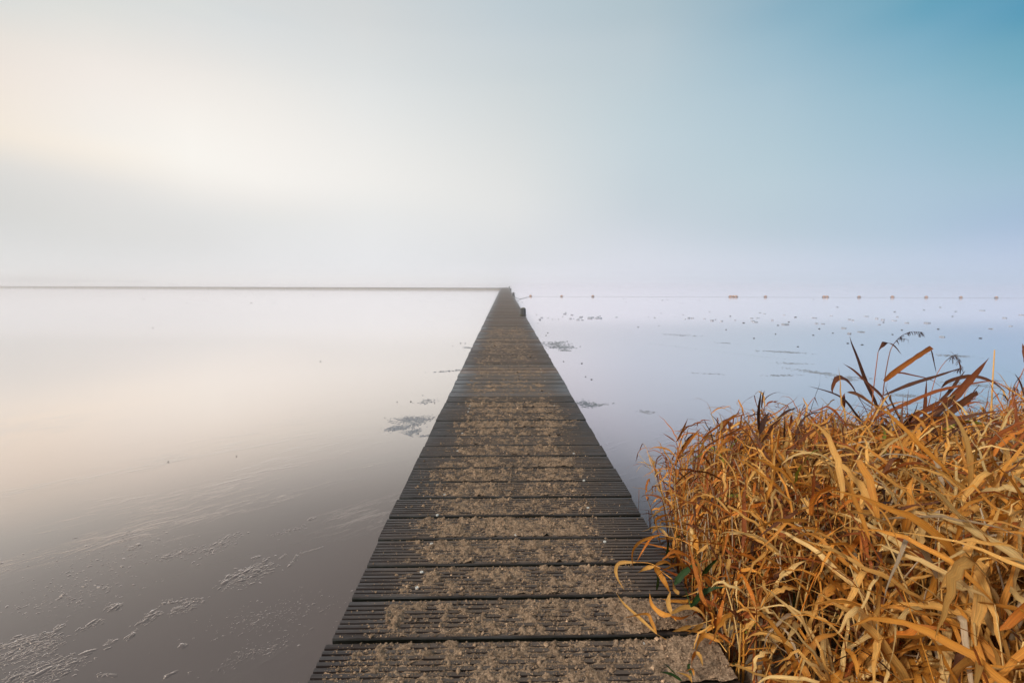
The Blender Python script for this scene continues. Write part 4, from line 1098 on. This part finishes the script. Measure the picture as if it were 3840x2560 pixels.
H1('reed with a frayed rusty tuft standing on the crown of the clump', 1.7, stem=[(455, 560), (465, 470)], leaves=[([(462, 475), (468, 440), (455, 395)], 14, 'pale'), ([(462, 475), (480, 445), (500, 422)], 20, 'rust'), ([(465, 470), (490, 440), (515, 445)], 12, 'orange')], stem_w=5, stem_col='gold')
z8 = lambda u, v: (2300 + u / 2.376, 1900 + v / 2.376)
def H8(label, z, hh, **k): hand_reed(label, z, z8, 2.376, height=hh, **k)
H8('low reed whose pale leaf lies out over the sandy planks', 1.15, (0.02, 0.045), stem=[(470, 1180), (385, 1130)], leaves=[([(385, 1130), (210, 970), (90, 860), (20, 755)], 32, 'straw'), ([(385, 1128), (340, 1020), (290, 950), (80, 992)], 30, 'gold')], stem_w=8, stem_col='straw')
H8('thin reed hooked over the boardwalk edge with one hanging dead leaf', 1.3, (0.10, 0.05), stem=[(420, 545), (320, 500), (200, 492)], leaves=[([(200, 492), (60, 498), (22, 555), (40, 640), (100, 742)], 30, 'straw')], stem_w=6, stem_col='gold')
H8('arching orange reed drooping in a hoop over the boardwalk edge', 1.45, (0.20, 0.10), stem=[(760, 385), (620, 300), (420, 245)], leaves=[([(420, 245), (250, 300), (175, 380), (165, 480), (185, 560)], 26, 'gold'), ([(370, 262), (300, 330), (205, 492)], 22, 'orange'), ([(480, 260), (390, 180), (345, 235)], 44, 'straw'), ([(420, 250), (370, 130), (420, 85), (520, 60)], 34, 'gold')], stem_w=8, stem_col='gold')
H8('spray of tan reed leaves fanning low over the plank ends', 1.2, (0.06, 0.05), stem=[(560, 1010), (515, 960)], leaves=[([(515, 962), (430, 950), (345, 870), (322, 765)], 40, 'gold'), ([(515, 955), (490, 850), (510, 745)], 42, 'straw'), ([(515, 950), (640, 892), (770, 930), (860, 1065)], 38, 'straw'), ([(515, 975), (600, 990), (690, 960)], 22, 'orange'), ([(580, 780), (540, 720), (520, 620)], 46, 'straw')], stem_w=8, stem_col='gold')
H8('reed with a twisted tan leaf hanging beside the green blades', 1.3, (0.14, 0.08), stem=[(520, 640), (365, 525)], leaves=[([(365, 528), (410, 590), (470, 690), (505, 765)], 42, 'gold'), ([(365, 530), (290, 545), (215, 585)], 30, 'straw'), ([(370, 520), (470, 490), (560, 560)], 28, 'gold')], stem_w=8, stem_col='gold')
H8('low reed with broad green blades in the shade of the clump', 1.25, (0.10, 0.16), stem=[(690, 890), (650, 760), (600, 690)], leaves=[([(545, 690), (640, 580), (800, 470)], 50, 'green'), ([(690, 888), (770, 790), (870, 730), (1020, 708)], 42, 'green'), ([(790, 610), (850, 530), (945, 445)], 40, 'green'), ([(385, 740), (395, 660), (385, 590)], 24, 'green'), ([(470, 470), (480, 380), (488, 285)], 28, 'green')], stem_w=8, stem_col='green')
H8('short upright reed with two spotted orange blades spread in a V', 1.1, (0.06, 0.14), stem=[(950, 1190), (928, 1100)], leaves=[([(930, 1095), (950, 960), (1007, 735)], 40, 'orange'), ([(928, 1100), (870, 960), (778, 838)], 36, 'rust')], stem_w=8, stem_col='gold')
H8('bent reed with a drooping split leaf over the sand patch', 1.05, (0.05, 0.05), stem=[(1010, 1290), (945, 1200)], leaves=[([(945, 1202), (820, 1142), (762, 1190), (730, 1290)], 42, 'gold'), ([(735, 1290), (700, 1340), (695, 1420)], 36, 'orange'), ([(735, 1288), (770, 1330), (800, 1420)], 34, 'straw'), ([(935, 1130), (1000, 1180), (1090, 1250)], 24, 'orange')], stem_w=9, stem_col='straw')
H8('small dead reed lying flat where the sand meets the planks', 1.1, (0.03, 0.03), stem=[(800, 1040), (690, 1060)], leaves=[([(690, 1060), (600, 1085), (520, 1110)], 34, 'straw'), ([(800, 1045), (730, 1080), (660, 1130)], 38, 'straw')], stem_w=7, stem_col='straw')
H8('tiny green tuft of reed sprouting at the corner of the sand patch', 0.98, (0.03, 0.05), stem=[(700, 1560), (690, 1480)], leaves=[([(700, 1500), (670, 1420), (690, 1390)], 26, 'green'), ([(610, 1545), (520, 1490), (410, 1465)], 26, 'green'), ([(560, 1490), (500, 1430), (440, 1380)], 14, 'green'), ([(700, 1555), (660, 1500), (560, 1470)], 24, 'straw'), ([(720, 1500), (700, 1440), (630, 1470)], 18, 'gold')], stem_w=6, stem_col='straw')

# ------------------------------------------------------------------ far wooded shore, almost lost in the fog
FV, FF = [], []
for i in range(2600):
    px = rng.uniform(-500, 1) if rng.random() < 0.4 else rng.uniform(0, 520)
    p = at(px, 1058.0, WATER)
    hmax = (2.3 + 0.5 * math.sin(px * 0.013) + 0.4 * math.sin(px * 0.05)) * float(np.clip((540 - px) / 420, 0.12, 1))
    if 95 < px < 125: hmax += 0.5
    z = WATER + rng.random() * hmax * 0.85
    s = rng.uniform(0.3, 0.9)
    c = np.array([p[0] + rng.normal(0, 1), p[1] + rng.uniform(0, 8), z])
    d = rng.normal(0, s, (3, 3)); d[:, 1] *= 1.0
    q = c + d; q[:, 2] = np.clip(q[:, 2], WATER - 0.2, 3.4)
    b0 = len(FV); FV += [tuple(a) for a in q]; FF.append((b0, b0 + 1, b0 + 2))
o = mesh_obj('far_trees', np.array(FV), FF, M_TREE)
tag(o, 'ghostly line of trees on the far shore, almost lost in the fog', 'trees', kind='stuff')

# ------------------------------------------------------------------ haze
hz = Mat('fog_air')
pv_ = hz.n('ShaderNodeVolumePrincipled')
pv_.inputs['Color'].default_value = (0.995, 0.995, 0.998, 1); pv_.inputs['Density'].default_value = 0.0090; pv_.inputs['Anisotropy'].default_value = 0.965
hz.l(pv_.outputs[0], hz.out.inputs['Volume'])
b = MB(); b.box(-L - 20, L + 20, -L - 20, L + 20, -2.2, 3.6)
tag(b.build('haze', hz.m), 'pale morning fog lying over the lake', 'fog', kind='stuff')
